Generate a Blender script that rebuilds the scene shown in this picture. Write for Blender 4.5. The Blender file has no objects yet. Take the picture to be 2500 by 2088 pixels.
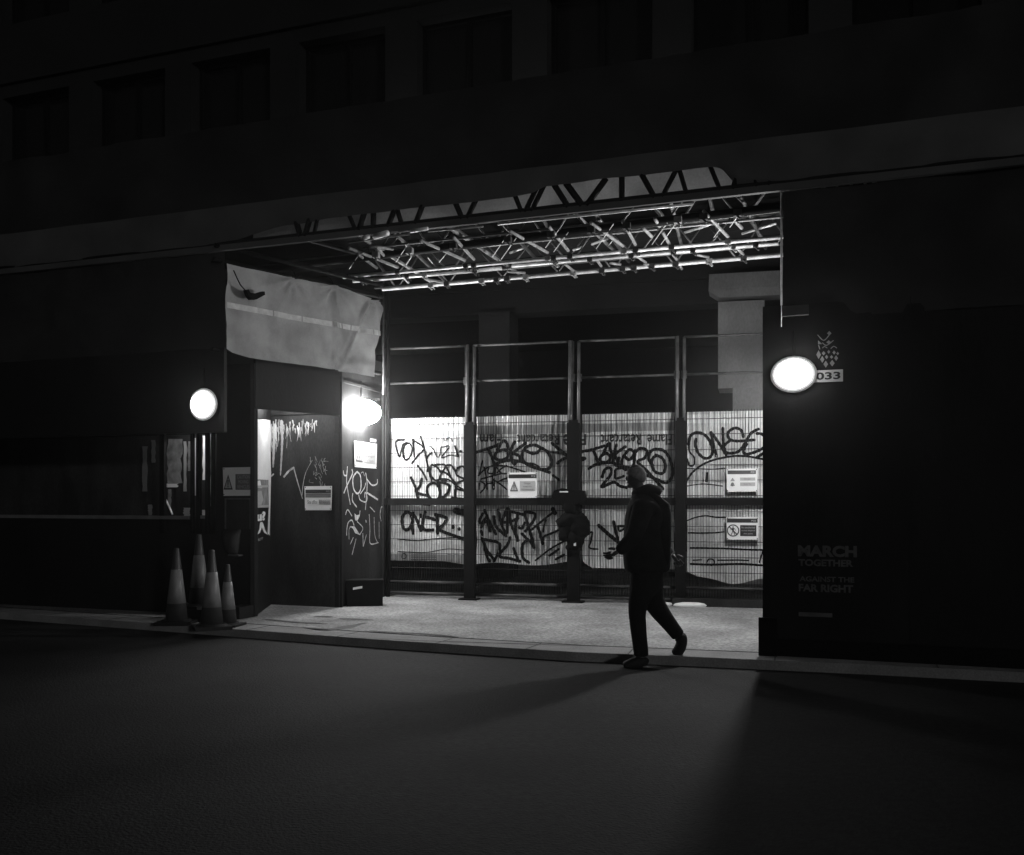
import bpy, math, random
from mathutils import Vector, noise
random.seed(7)
S = bpy.context.scene
COL = S.collection
R = math.radians

# ------------------------------------------------------------------ camera, world, lights
CZ, FP, CU, CV, HV = 1.45, 2375.0, 1250.0, 1044.0, 1225.0
cd = bpy.data.cameras.new("camera")
cam = bpy.data.objects.new("camera", cd); COL.objects.link(cam)
cam.location = (0, 0, CZ); cam.rotation_euler = (R(90), 0, 0)
cd.sensor_fit = 'HORIZONTAL'; cd.sensor_width = 36.0
cd.lens = 36.0 * FP / 2500.0
cd.shift_y = (HV - CV) / 2500.0
cd.clip_start = 0.1; cd.clip_end = 500
S.camera = cam
S.view_settings.view_transform = 'Standard'; S.view_settings.look = 'None'
S.view_settings.gamma = 1.0; S.view_settings.exposure = 0.0
w = bpy.data.worlds.new("World"); S.world = w; w.use_nodes = True
bg = w.node_tree.nodes['Background']; bg.inputs[0].default_value = (1, 1, 1, 1); bg.inputs[1].default_value = 0.0085
sd = bpy.data.lights.new("street_light_glow", 'SUN'); sd.energy = 0.30; sd.angle = R(3)
so = bpy.data.objects.new("street_light_glow", sd); COL.objects.link(so)
so.rotation_euler = Vector((0.45, -0.89, 0.13)).to_track_quat('Z', 'Y').to_euler()
LAMP = 380.0     # radiance of the bulkhead lamp diffusers

# ------------------------------------------------------------------ helpers
def mat(name, v, rough=0.7, metal=0.0, var=0.25, scale=6.0, bump=0.0, bscale=40.0, emit=0.0, transl=0.0, stretch=(1, 1, 1), fine=0.0, spec=0.5):
    m = bpy.data.materials.new(name); m.use_nodes = True
    nt = m.node_tree; n = nt.nodes; l = nt.links
    b = n['Principled BSDF']
    b.inputs['Roughness'].default_value = rough; b.inputs['Metallic'].default_value = metal
    b.inputs['Specular IOR Level'].default_value = spec
    tc = n.new('ShaderNodeTexCoord'); mp = n.new('ShaderNodeMapping'); mp.inputs['Scale'].default_value = stretch
    l.new(tc.outputs['Object'], mp.inputs[0])
    nz = n.new('ShaderNodeTexNoise'); nz.inputs['Scale'].default_value = scale; nz.inputs['Detail'].default_value = 6
    l.new(mp.outputs[0], nz.inputs['Vector'])
    mr = n.new('ShaderNodeMapRange'); mr.inputs[1].default_value = 0.3; mr.inputs[2].default_value = 0.7
    mr.inputs[3].default_value = v * (1 - var); mr.inputs[4].default_value = v * (1 + var)
    l.new(nz.outputs[0], mr.inputs[0])
    out = mr.outputs[0]
    if fine:
        n2 = n.new('ShaderNodeTexNoise'); n2.inputs['Scale'].default_value = scale * 25; n2.inputs['Detail'].default_value = 3
        l.new(mp.outputs[0], n2.inputs['Vector'])
        m2 = n.new('ShaderNodeMapRange'); m2.inputs[1].default_value = 0.3; m2.inputs[2].default_value = 0.7
        m2.inputs[3].default_value = 1 - fine; m2.inputs[4].default_value = 1 + fine
        l.new(n2.outputs[0], m2.inputs[0])
        mu = n.new('ShaderNodeMath'); mu.operation = 'MULTIPLY'; l.new(out, mu.inputs[0]); l.new(m2.outputs[0], mu.inputs[1]); out = mu.outputs[0]
    cc = n.new('ShaderNodeCombineColor')
    for i in range(3): l.new(out, cc.inputs[i])
    l.new(cc.outputs[0], b.inputs['Base Color'])
    if bump:
        nb = n.new('ShaderNodeTexNoise'); nb.inputs['Scale'].default_value = bscale; nb.inputs['Detail'].default_value = 4
        l.new(mp.outputs[0], nb.inputs['Vector'])
        bp = n.new('ShaderNodeBump'); bp.inputs['Strength'].default_value = bump; bp.inputs['Distance'].default_value = 0.01
        l.new(nb.outputs[0], bp.inputs['Height']); l.new(bp.outputs[0], b.inputs['Normal'])
    if emit:
        b.inputs['Emission Color'].default_value = (1, 1, 1, 1); b.inputs['Emission Strength'].default_value = emit
    if transl:
        t = n.new('ShaderNodeBsdfTranslucent'); l.new(cc.outputs[0], t.inputs[0])
        mx = n.new('ShaderNodeMixShader'); mx.inputs[0].default_value = transl
        l.new(b.outputs[0], mx.inputs[1]); l.new(t.outputs[0], mx.inputs[2])
        l.new(mx.outputs[0], n['Material Output'].inputs[0])
    return m

M = dict(
    asphalt=mat("asphalt", 0.011, 0.8, var=0.7, scale=0.8, bump=0.8, bscale=55, fine=0.5, spec=0.22),
    paving=mat("paving_concrete", 0.25, 0.8, var=0.38, scale=1.3, bump=0.8, bscale=45, fine=0.45),
    kerb=mat("kerb_granite", 0.20, 0.8, var=0.2, scale=3, bump=0.3, bscale=50, fine=0.2),
    patch=mat("newer_asphalt_patch", 0.009, 0.85, var=0.4, scale=3, bump=0.8, bscale=80, fine=0.4, spec=0.2),
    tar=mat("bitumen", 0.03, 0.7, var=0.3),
    board=mat("dark_painted_plywood", 0.009, 0.6, var=0.35, scale=2.5, bump=0.15, bscale=30, stretch=(1, 1, .35), spec=0.18),
    boardg=mat("worn_painted_plywood", 0.022, 0.65, var=0.6, scale=3.0, bump=0.2, bscale=25, stretch=(1, 1, .3), spec=0.15, fine=0.3),
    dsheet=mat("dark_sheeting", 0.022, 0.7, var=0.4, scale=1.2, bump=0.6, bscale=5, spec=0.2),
    gsheet=mat("grey_sheeting", 0.07, 0.7, var=0.3, scale=1.6, bump=0.4, bscale=5),
    tarp=mat("woven_tarpaulin", 0.29, 0.6, var=0.28, scale=3.5, bump=0.15, bscale=300, fine=0.08, transl=0.12),
    tarpband=mat("reinforced_band", 0.50, 0.5, var=0.2, scale=14, fine=0.15),
    film=mat("reinforced_polythene", 0.64, 0.38, var=0.38, scale=2.2, bump=0.25, bscale=25, transl=0.12, stretch=(1, 1, .5), fine=0.12),
    filmdark=mat("tinted_polythene_band", 0.26, 0.4, var=0.3, scale=3, bump=0.25, bscale=25, transl=0.1),
    filmlite=mat("clear_polythene_hem", 0.80, 0.35, var=0.15, scale=3, bump=0.2, bscale=25, transl=0.1),
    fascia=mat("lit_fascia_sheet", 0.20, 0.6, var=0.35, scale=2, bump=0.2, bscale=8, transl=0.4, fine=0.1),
    steel=mat("galvanised_steel", 0.75, 0.42, metal=0.15, var=0.3, scale=9, bump=0.1, bscale=60, fine=0.2),
    rust=mat("weathered_steel", 0.06, 0.6, metal=0.3, var=0.5, scale=9, bump=0.2, bscale=60),
    msteel=mat("scaffold_steel", 0.36, 0.5, metal=0.1, var=0.35, scale=9, bump=0.1, bscale=60, fine=0.25),
    dsteel=mat("dull_steel", 0.13, 0.45, metal=0.3, var=0.4, scale=9, bump=0.2, bscale=60),
    black=mat("black_painted_steel", 0.005, 0.75, var=0.3, scale=8, bump=0.1, bscale=60, spec=0.12),
    wire=mat("dark_wire", 0.022, 0.7, metal=0.0, var=0.3, scale=8, spec=0.2),
    paint=mat("black_spray_paint", 0.005, 0.8, var=0.4, scale=20, spec=0.08),
    wpaint=mat("white_spray_paint", 0.62, 0.6, var=0.35, scale=25, fine=0.2),
    spaint=mat("smeared_whitewash", 0.34, 0.7, var=0.7, scale=12, stretch=(1, 1, .25), fine=0.3),
    sign=mat("white_sign_board", 0.80, 0.35, var=0.05, scale=5, bump=0.05),
    signold=mat("weathered_sign_board", 0.62, 0.5, var=0.15, scale=6, fine=0.08),
    signgrey=mat("grey_print", 0.42, 0.5, var=0.1),
    signink=mat("black_print", 0.02, 0.4, var=0.2),
    signmid=mat("dark_grey_print", 0.14, 0.5, var=0.2),
    dim=mat("dim_lettering", 0.07, 0.6, var=0.35, scale=12),
    dimem=mat("faded_emblem_print", 0.30, 0.6, var=0.5, scale=9),
    poster=mat("white_poster_paper", 0.80, 0.7, var=0.06, scale=8, bump=0.2, bscale=12),
    posterg=mat("grey_poster_print", 0.22, 0.7, var=0.5, scale=9),
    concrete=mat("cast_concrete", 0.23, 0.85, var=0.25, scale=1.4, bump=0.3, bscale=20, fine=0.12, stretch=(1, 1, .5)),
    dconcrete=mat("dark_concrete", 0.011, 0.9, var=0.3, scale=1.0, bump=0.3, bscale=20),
    void=mat("unlit_blockwork", 0.004, 0.95, var=0.3, scale=2, spec=0.02),
    glass=mat("dark_window_glass", 0.01, 0.15, var=0.1, bump=0.05, bscale=3),
    coneb=mat("cone_plastic", 0.03, 0.5, var=0.2, scale=12),
    conew=mat("cone_sleeve", 0.15, 0.45, var=0.2, scale=10, fine=0.1),
    cloth=mat("black_cloth", 0.007, 0.95, var=0.3, scale=14, bump=0.4, bscale=120, spec=0.1),
    denim=mat("dark_trouser_cloth", 0.008, 0.95, var=0.3, scale=14, bump=0.4, bscale=120, spec=0.1),
    nylon=mat("black_nylon", 0.006, 0.9, var=0.3, scale=14, bump=0.3, bscale=80, spec=0.05),
    wool=mat("pale_wool", 0.16, 0.95, var=0.3, scale=40, bump=0.8, bscale=200, spec=0.1),
    skin=mat("skin", 0.03, 0.6, var=0.1, scale=10),
    rubber=mat("black_rubber", 0.012, 0.7, var=0.3, spec=0.2),
    lens=mat("lit_diffuser", 0.8, 0.4, var=0.0, emit=LAMP * .10), lens_mid=mat("inner_lit_diffuser", 0.8, 0.4, var=0.0, emit=LAMP * .4),
    lens_big=mat("bright_lit_diffuser", 0.8, 0.4, var=0.0, emit=LAMP * 0.46), lens_return=mat("return_lit_diffuser", 0.8, 0.4, var=0.0, emit=LAMP * 1.45),
    lens_low=mat("soft_lit_diffuser", 0.8, 0.4, var=0.0, emit=LAMP * .045), rim1=mat("lit_glass_rim", 0.5, 0.3, var=0.0, emit=0.75), rim2=mat("dim_lit_glass_rim", 0.4, 0.3, var=0.0, emit=0.16),  # last two: emissive tones that paint bloom around the lamps
    litter=mat("pale_plastic", 0.75, 0.4, var=0.1),
)

class Plane:
    """vertical plane through two ground points; left->right as seen from the street"""
    def __init__(s, p0, p1):
        s.p = Vector(p0); d = Vector(p1) - s.p; s.L = d.length; s.t = d.normalized(); s.n = Vector((s.t.y, -s.t.x))
    def a(s, u):
        k = (u - CU) / FP
        return (k * s.p.y - s.p.x) / (s.t.x - k * s.t.y)
    def az(s, u, v):
        a = s.a(u); y = s.p.y + a * s.t.y
        return a, CZ + (HV - v) * y / FP
    def P(s, a, z, o=0.0):
        return Vector((s.p.x + a * s.t.x + o * s.n.x, s.p.y + a * s.t.y + o * s.n.y, z))
    def uv(s, u, v, o=0.0):
        a, z = s.az(u, v); return s.P(a, z, o)
    def px(s, u):   # metres per pixel there
        return (s.p.y + s.a(u) * s.t.y) / FP
def line(c, sl, x0=-3.0, x1=3.0): return Plane((x0, c + sl * x0), (x1, c + sl * x1))
def hp(u, v, z):
    d = (z - CZ) * FP / (HV - v); return Vector(((u - CU) * d / FP, d, z))

class MB:
    def __init__(s): s.v = []; s.f = []; s.m = []; s.mi = 0
    def face(s, idx): s.f.append(tuple(idx)); s.m.append(s.mi)
    def add(s, vs, fs):
        o = len(s.v); s.v += [Vector(q) for q in vs]
        for f in fs: s.face([i + o for i in f])
    def box(s, c, e, bev=0.0):
        """c centre, e = list of three half-edge vectors"""
        c = Vector(c); ex, ey, ez = [Vector(q) for q in e]
        vs = [c + sx * ex + sy * ey + sz * ez for sx in (-1, 1) for sy in (-1, 1) for sz in (-1, 1)]
        fs = [(0, 1, 3, 2), (4, 6, 7, 5), (0, 4, 5, 1), (2, 3, 7, 6), (0, 2, 6, 4), (1, 5, 7, 3)]
        s.add(vs, fs)
    def pbox(s, pl, a0, a1, z0, z1, o0, o1):
        c = pl.P((a0 + a1) / 2, (z0 + z1) / 2, (o0 + o1) / 2)
        s.box(c, [Vector((pl.t.x, pl.t.y, 0)) * (a1 - a0) / 2, Vector((pl.n.x, pl.n.y, 0)) * (o1 - o0) / 2, Vector((0, 0, (z1 - z0) / 2))])
    def tube(s, p, q, r, n=10, cap=True, r2=None):
        p = Vector(p); q = Vector(q); r2 = r if r2 is None else r2
        d = (q - p).normalized(); h = Vector((0, 0, 1)) if abs(d.z) < .9 else Vector((1, 0, 0))
        x = d.cross(h).normalized(); y = d.cross(x); o = len(s.v)
        for c, rr in ((p, r), (q, r2)):
            for i in range(n):
                t = 2 * math.pi * i / n; s.v.append(c + x * rr * math.cos(t) + y * rr * math.sin(t))
        for i in range(n): s.face((o + i, o + (i + 1) % n, o + n + (i + 1) % n, o + n + i))
        if cap: s.face([o + i for i in range(n)][::-1]); s.face([o + n + i for i in range(n)])
    def path(s, pts, r, n=6):
        for i in range(len(pts) - 1): s.tube(pts[i], pts[i + 1], r, n)
    def lathe(s, c, prof, n=28, sx=1, sy=1):
        o = len(s.v); c = Vector(c)
        for (r, z) in prof:
            for i in range(n):
                t = 2 * math.pi * i / n; s.v.append(c + Vector((r * sx * math.cos(t), r * sy * math.sin(t), z)))
        for k in range(len(prof) - 1):
            for i in range(n): s.face((o + k * n + i, o + k * n + (i + 1) % n, o + (k + 1) * n + (i + 1) % n, o + (k + 1) * n + i))
        s.face([o + i for i in range(n)][::-1]); s.face([o + (len(prof) - 1) * n + i for i in range(n)])
    def poly(s, pl, pts, o0, o1=None):
        """polygon in (a,z) of a plane, flat at o0 or a slab from o0 to o1"""
        A = [pl.P(a, z, o0) for a, z in pts]; n = len(A)
        ar = sum(pts[i][0] * pts[(i + 1) % n][1] - pts[(i + 1) % n][0] * pts[i][1] for i in range(n))
        if ar < 0: A = A[::-1]; pts = pts[::-1]
        if o1 is None: s.add(A, [tuple(range(n))]); return
        B = [pl.P(a, z, o1) for a, z in pts]
        s.add(A + B, [tuple(range(n))[::-1], tuple(range(n, 2 * n))] + [(i, (i + 1) % n, (i + 1) % n + n, i + n) for i in range(n)])
    def ball(s, c, rx, ry, rz, nu=14, nv=9):
        prof = [(math.sin(math.pi * (k + .02) / (nv + .04)), -math.cos(math.pi * (k + .02) / (nv + .04))) for k in range(nv + 1)]
        o = len(s.v); c = Vector(c)
        for (r, z) in prof:
            for i in range(nu):
                t = 2 * math.pi * i / nu; s.v.append(c + Vector((r * rx * math.cos(t), r * ry * math.sin(t), z * rz)))
        for k in range(nv):
            for i in range(nu): s.face((o + k * nu + i, o + k * nu + (i + 1) % nu, o + (k + 1) * nu + (i + 1) % nu, o + (k + 1) * nu + i))
    def build(s, name, m, parent=None, smooth=False):
        me = bpy.data.meshes.new(name)
        ms = m if isinstance(m, (list, tuple)) else [m]
        og = sum(s.v, Vector()) / max(1, len(s.v)) if parent is None else Vector()
        if parent is None: og.z = min(q.z for q in s.v)
        me.from_pydata([tuple(q - og) for q in s.v], [], s.f)
        for x in ms: me.materials.append(x)
        for p, k in zip(me.polygons, s.m): p.material_index = k; p.use_smooth = smooth
        me.update()
        o = bpy.data.objects.new(name, me); COL.objects.link(o); o.location = og
        if parent is not None:
            o.parent = parent; o.matrix_parent_inverse = PINV.get(parent.name, Vector((0, 0, 0))) and __import__('mathutils').Matrix.Translation(-PINV[parent.name])
        PINV[o.name] = og if parent is None else Vector((0, 0, 0))
        if parent is not None:
            PINV[o.name] = Vector((0, 0, 0)); OFF[o.name] = True
        return o
PINV = {}; OFF = {}
def cpx_(u, d): return (u - CU) * d / FP
from mathutils import Matrix
def build(mb, name, m, parent=None, smooth=False, og=None):
    """world-coordinate mesh -> object; children keep world placement under their parent"""
    me = bpy.data.meshes.new(name)
    ms = m if isinstance(m, (list, tuple)) else [m]
    if og is None:
        og = sum(mb.v, Vector()) / max(1, len(mb.v)); og.z = min(q.z for q in mb.v)
    og = Vector(og)
    me.from_pydata([tuple(q - og) for q in mb.v], [], mb.f)
    for x in ms: me.materials.append(x)
    for p, k in zip(me.polygons, mb.m): p.material_index = k; p.use_smooth = smooth
    me.update()
    o = bpy.data.objects.new(name, me); COL.objects.link(o)
    WO[o.name] = og
    if parent is not None:
        o.parent = parent; o.location = og - WO[parent.name]
    else: o.location = og
    return o
WO = {}
def tag(o, label=None, cat=None, group=None, kind=None):
    if label: o['label'] = label
    if cat: o['category'] = cat
    if group: o['group'] = group
    if kind: o['kind'] = kind
    return o
def thing(name, loc, label, cat, group=None):
    o = bpy.data.objects.new(name, None); COL.objects.link(o); o.location = loc; WO[o.name] = Vector(loc)
    o.empty_display_size = 0.2
    return tag(o, label, cat, group)
def copy_tree(o, parent=None):
    c = o.copy(); COL.objects.link(c); WO[c.name] = WO[o.name].copy()
    if parent is not None: c.parent = parent
    for ch in list(o.children): copy_tree(ch, c)
    return c

def smooth_pts(pts, step=3.0, closed=False):
    if len(pts) < 3:
        (x0, y0), (x1, y1) = pts; n = max(2, int(math.hypot(x1 - x0, y1 - y0) / step))
        return [(x0 + (x1 - x0) * i / n, y0 + (y1 - y0) * i / n) for i in range(n + 1)]
    P = [pts[0]] + list(pts) + [pts[-1]]; out = []
    for i in range(1, len(P) - 2):
        p0, p1, p2, p3 = P[i - 1], P[i], P[i + 1], P[i + 2]
        n = max(2, int(math.hypot(p2[0] - p1[0], p2[1] - p1[1]) / step))
        for k in range(n):
            t = k / n; t2 = t * t; t3 = t2 * t
            out.append(tuple(0.5 * (2 * p1[j] + (p2[j] - p0[j]) * t + (2 * p0[j] - 5 * p1[j] + 4 * p2[j] - p3[j]) * t2 + (3 * p1[j] - p0[j] - 3 * p2[j] + p3[j]) * t3) for j in (0, 1)))
    out.append(tuple(pts[-1])); return out
class Strokes:
    def __init__(s, pl, disp=None, base=0.004): s.pl = pl; s.mb = MB(); s.d = disp or (lambda a, z: 0.0); s.k = 0; s.base = base; s.fat = 1.0
    def off(s): s.k += 1; return s.base + 0.0003 * (s.k % 14)
    def stroke(s, pts, w, w2=None):
        """pts in photo pixels, w width in photo pixels"""
        pl = s.pl; o = s.off(); w2 = w if w2 is None else w2
        q = [pl.az(u, v) for u, v in smooth_pts(pts)]
        q = [q[0]] + [q[i] for i in range(1, len(q)) if math.hypot(q[i][0] - q[i - 1][0], q[i][1] - q[i - 1][1]) > 1e-4]
        if len(q) < 2: return
        sc = pl.px(pts[0][0]); n = len(q); sec = []
        def dr(i):
            a = q[max(0, i - 1)]; b = q[min(n - 1, i + 1)]; L = math.hypot(b[0] - a[0], b[1] - a[1]) or 1
            return (b[0] - a[0]) / L, (b[1] - a[1]) / L
        for i in range(n):
            t = i / (n - 1); r = sc * (w + (w2 - w) * t) / 2 * s.fat * (1 + 0.12 * math.sin(i * 1.7 + s.k))
            dx, dz = dr(i)
            if i == 0:
                for k in (0, 1, 2):
                    th = math.pi / 2 * (k + .3) / 3; sec.append((q[0][0] - dx * r * math.cos(th), q[0][1] - dz * r * math.cos(th), dx, dz, r * math.sin(th)))
            sec.append((q[i][0], q[i][1], dx, dz, r))
            if i == n - 1:
                for k in (2, 1, 0):
                    th = math.pi / 2 * (k + .3) / 3; sec.append((q[i][0] + dx * r * math.cos(th), q[i][1] + dz * r * math.cos(th), dx, dz, r * math.sin(th)))
        o0 = len(s.mb.v)
        for (a, z, dx, dz, r) in sec:
            for sg in (1, -1):
                aa, zz = a - dz * r * sg, z + dx * r * sg
                s.mb.v.append(pl.P(aa, zz, s.d(aa, zz) + o))
        for i in range(len(sec) - 1): s.mb.face((o0 + 2 * i, o0 + 2 * i + 1, o0 + 2 * i + 3, o0 + 2 * i + 2))
    def crop(s, ox, oy, sc, lst, wdef):
        for it in lst:
            w = wdef
            if isinstance(it, tuple) and isinstance(it[1], (int, float)) and isinstance(it[0], list): it, w = it
            s.stroke([(ox + x / sc, oy + y / sc) for x, y in it], w / sc)
    def dot(s, u, v, r):
        pl = s.pl; a, z = pl.az(u, v); o = s.off(); k = r * pl.px(u); n = 14
        s.mb.add([pl.P(a + k * math.cos(t * 2 * math.pi / n), z + k * math.sin(t * 2 * math.pi / n), s.d(a, z) + o) for t in range(n)], [tuple(range(n))])
    def poly(s, pts):
        pl = s.pl; o = s.off(); s.mb.poly(pl, [pl.az(u, v) for u, v in pts], o)

def text_geo(body, bold=0.0):
    c = bpy.data.curves.new("lettering", 'FONT'); c.body = body; c.size = 1.0; c.offset = bold; c.align_x = 'LEFT'; c.resolution_u = 3
    o = bpy.data.objects.new("lettering", c); COL.objects.link(o)
    me = bpy.data.meshes.new_from_object(o.evaluated_get(bpy.context.evaluated_depsgraph_get()))
    vs = [(q.co.x, q.co.y) for q in me.vertices]; fs = [tuple(p.vertices) for p in me.polygons]
    bpy.data.objects.remove(o); bpy.data.curves.remove(c); bpy.data.meshes.remove(me)
    return vs, fs
def add_text(mb, pl, body, a0, a1, z0, z1, off, bold=0.0, rot=False, disp=None):
    """fit lettering into the rectangle a0..a1, z0..z1 of a plane"""
    vs, fs = text_geo(body, bold)
    if not vs: return
    x0 = min(v[0] for v in vs); x1 = max(v[0] for v in vs); y0 = min(v[1] for v in vs); y1 = max(v[1] for v in vs)
    out = []
    for x, y in vs:
        fx = (x - x0) / (x1 - x0); fy = (y - y0) / (y1 - y0)
        if rot: fx, fy = 1 - fx, 1 - fy
        a = a0 + (a1 - a0) * fx; z = z0 + (z1 - z0) * fy
        out.append(pl.P(a, z, off + (disp(a, z) if disp else 0)))
    mb.add(out, fs)

# ------------------------------------------------------------------ the place: key planes (metres, camera at origin, looking +Y)
SL = -0.37
GATE = Plane((-1.84, 14.10), (3.95, 12.635))        # construction gates
FRONT = line(9.505, SL)                              # face of gantry and right hoarding
def par(c): return line(c, SL)
TARP = Plane((-3.155, 10.67), (-1.71, 12.5))
LHOARD = par(10.46)                                  # left hoarding beside the recess
DOOR = Plane((-3.21, 12.96), (-2.24, 12.60))         # recessed dark panel
SIDE = Plane((-2.24, 12.60), (-1.84, 14.10))         # return wall with lamp
REVEAL = Plane((-3.065, 11.59), (-3.21, 12.96))      # poster covered reveal
PZ = 0.08                                            # pavement height

# ---- ground
mb = MB(); mb.add([(-120, -60, 0), (120, -60, 0), (120, 160, 0), (-120, 160, 0)], [(0, 1, 2, 3)])
tag(build(mb, "road", M['asphalt'], og=(0, 0, 0)), kind='structure')
KP = [(-30, 23.6), (-8, 12.8), (-4.2, 11.02), (-2.37, 10.14), (-1.17, 9.57), (-0.3, 9.2), (0.56, 8.84), (1.52, 8.585), (3, 8.15), (8, 6.5), (40, -5)]
def koff(d):
    out = []
    for i, p in enumerate(KP):
        a = Vector(KP[max(0, i - 1)]); b = Vector(KP[min(len(KP) - 1, i + 1)]); t = (b - a).normalized(); out.append(Vector(p) + Vector((-t.y, t.x)) * d)
    return out
k0, k1, k2 = koff(0), koff(0.40), koff(0.47)
mb = MB()
for i in range(len(KP) - 1):
    for (A, B, z) in ((k0, k1, PZ + .004),):
        mb.add([(*A[i], z), (*A[i + 1], z), (*B[i + 1], z), (*B[i], z), (*A[i], 0), (*A[i + 1], 0), (*B[i], PZ - .03), (*B[i + 1], PZ - .03)], [(0, 1, 2, 3), (4, 5, 1, 0), (3, 2, 7, 6)])
# stone joints as small dark grooves
kerb = tag(build(mb, "kerb", M['kerb'], og=(0, 0, 0)), kind='structure')
mb = MB()
for i in range(len(KP) - 1):
    A = Vector(KP[i]); B = Vector(KP[i + 1]); n = max(1, int((B - A).length / 0.9))
    t = (B - A).normalized(); q = Vector((-t.y, t.x))
    for k in range(n):
        c = A + (B - A) * (k + .5) / n
        mb.box((*(c + q * .2), PZ + .0055), [(t.x * .006, t.y * .006, 0), (q.x * .195, q.y * .195, 0), (0, 0, .001)])
build(mb, "joint", M['tar'], kerb, og=(0, 0, 0))
mb = MB()
mb.add([(*p, PZ - .006) for p in k1] + [(*p, PZ - .006) for p in k2[::-1]], [])
n = len(KP)
for i in range(n - 1): mb.add([(*k1[i], PZ - .01), (*k1[i + 1], PZ - .01), (*k2[i + 1], PZ - .01), (*k2[i], PZ - .01)], [(0, 1, 2, 3)])
mb.v = mb.v
build(mb, "joint", M['tar'], kerb, og=(0, 0, 0))
mb = MB()
for i in range(n - 1): mb.add([(*k2[i], PZ), (*k2[i + 1], PZ), (k2[i + 1].x + 12, k2[i + 1].y + 34, PZ), (k2[i].x + 12, k2[i].y + 34, PZ)], [(0, 1, 2, 3)])
pave = tag(build(mb, "pavement", M['paving'], og=(0, 0, 0)), kind='structure')
def gp(u, v, z=PZ):
    d = (CZ - z) * FP / (v - HV); return ((u - CU) * d / FP, d)
road = bpy.data.objects['road']
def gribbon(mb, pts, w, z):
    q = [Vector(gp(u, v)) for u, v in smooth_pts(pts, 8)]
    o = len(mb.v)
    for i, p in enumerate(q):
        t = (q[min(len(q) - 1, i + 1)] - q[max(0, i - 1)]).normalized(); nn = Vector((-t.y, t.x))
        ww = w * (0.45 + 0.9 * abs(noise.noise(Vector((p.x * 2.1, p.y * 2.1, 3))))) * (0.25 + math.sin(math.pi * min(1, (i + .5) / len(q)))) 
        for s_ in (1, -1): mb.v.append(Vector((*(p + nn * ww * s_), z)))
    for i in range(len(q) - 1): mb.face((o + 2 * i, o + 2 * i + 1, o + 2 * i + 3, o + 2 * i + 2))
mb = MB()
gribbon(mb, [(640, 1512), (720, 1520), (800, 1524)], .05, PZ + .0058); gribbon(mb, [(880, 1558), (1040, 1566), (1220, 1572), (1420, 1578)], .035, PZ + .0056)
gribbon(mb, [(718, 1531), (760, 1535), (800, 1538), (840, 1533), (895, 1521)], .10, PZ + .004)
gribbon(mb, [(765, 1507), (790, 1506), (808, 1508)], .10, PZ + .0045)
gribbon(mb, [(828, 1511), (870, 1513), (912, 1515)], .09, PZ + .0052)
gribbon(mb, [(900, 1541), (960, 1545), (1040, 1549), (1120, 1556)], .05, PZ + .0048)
build(mb, "bitumen_patch", M['tar'], pave, og=(0, 0, 0))  # uneven dark ribbons lying just above the pavement

# ------------------------------------------------------------------ building behind the gates
bt = thing("concrete_building", (2, 17.2, PZ), "dark multi storey concrete frame building standing behind the scaffold gantry and gates", "building")
def cpx(u, d): return (u - CU) * d / FP
def zpx(v, d): return CZ + (HV - v) * d / FP
BP = Plane((-9, 17.0 + .25 * 11), (9, 17.0 - .25 * 7))     # first beam line, parallel with the gates
aL = 0; a = BP.a(1735)
mb = MB(); z0 = BP.az(1600, 748)[1]
mb.pbox(BP, BP.a(200), BP.a(2500), z0, z0 + .42, -.5, 0)
mb.pbox(BP, BP.a(200), BP.a(2500), z0 + .42, z0 + 1.2, -.6, .06)
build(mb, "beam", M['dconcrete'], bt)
mb = MB()
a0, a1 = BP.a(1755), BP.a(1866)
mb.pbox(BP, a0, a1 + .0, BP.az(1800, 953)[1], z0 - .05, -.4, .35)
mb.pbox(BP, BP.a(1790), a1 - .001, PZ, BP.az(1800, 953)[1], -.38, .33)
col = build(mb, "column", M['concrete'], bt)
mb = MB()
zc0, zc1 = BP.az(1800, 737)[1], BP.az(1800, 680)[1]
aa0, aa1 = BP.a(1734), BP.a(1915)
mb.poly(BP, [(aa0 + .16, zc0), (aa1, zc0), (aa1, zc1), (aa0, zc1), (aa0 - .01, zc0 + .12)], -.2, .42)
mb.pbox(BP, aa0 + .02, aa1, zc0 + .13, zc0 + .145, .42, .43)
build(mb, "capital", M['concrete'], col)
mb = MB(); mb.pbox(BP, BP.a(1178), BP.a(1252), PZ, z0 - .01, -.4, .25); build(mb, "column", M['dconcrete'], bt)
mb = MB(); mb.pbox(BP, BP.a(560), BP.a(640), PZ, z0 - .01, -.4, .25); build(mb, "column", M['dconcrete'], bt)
mb = MB()
mb.add([(-14, 30, 0), (20, 24, 0), (20, 24, 6.2), (-14, 30, 6.2)], [(0, 1, 2, 3)])
mb.box((3, 24, z0 + .95), [(17, -3, 0), (1.5, 7, 0), (0, 0, .1)])
build(mb, "wall", M['void'], bt)
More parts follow.
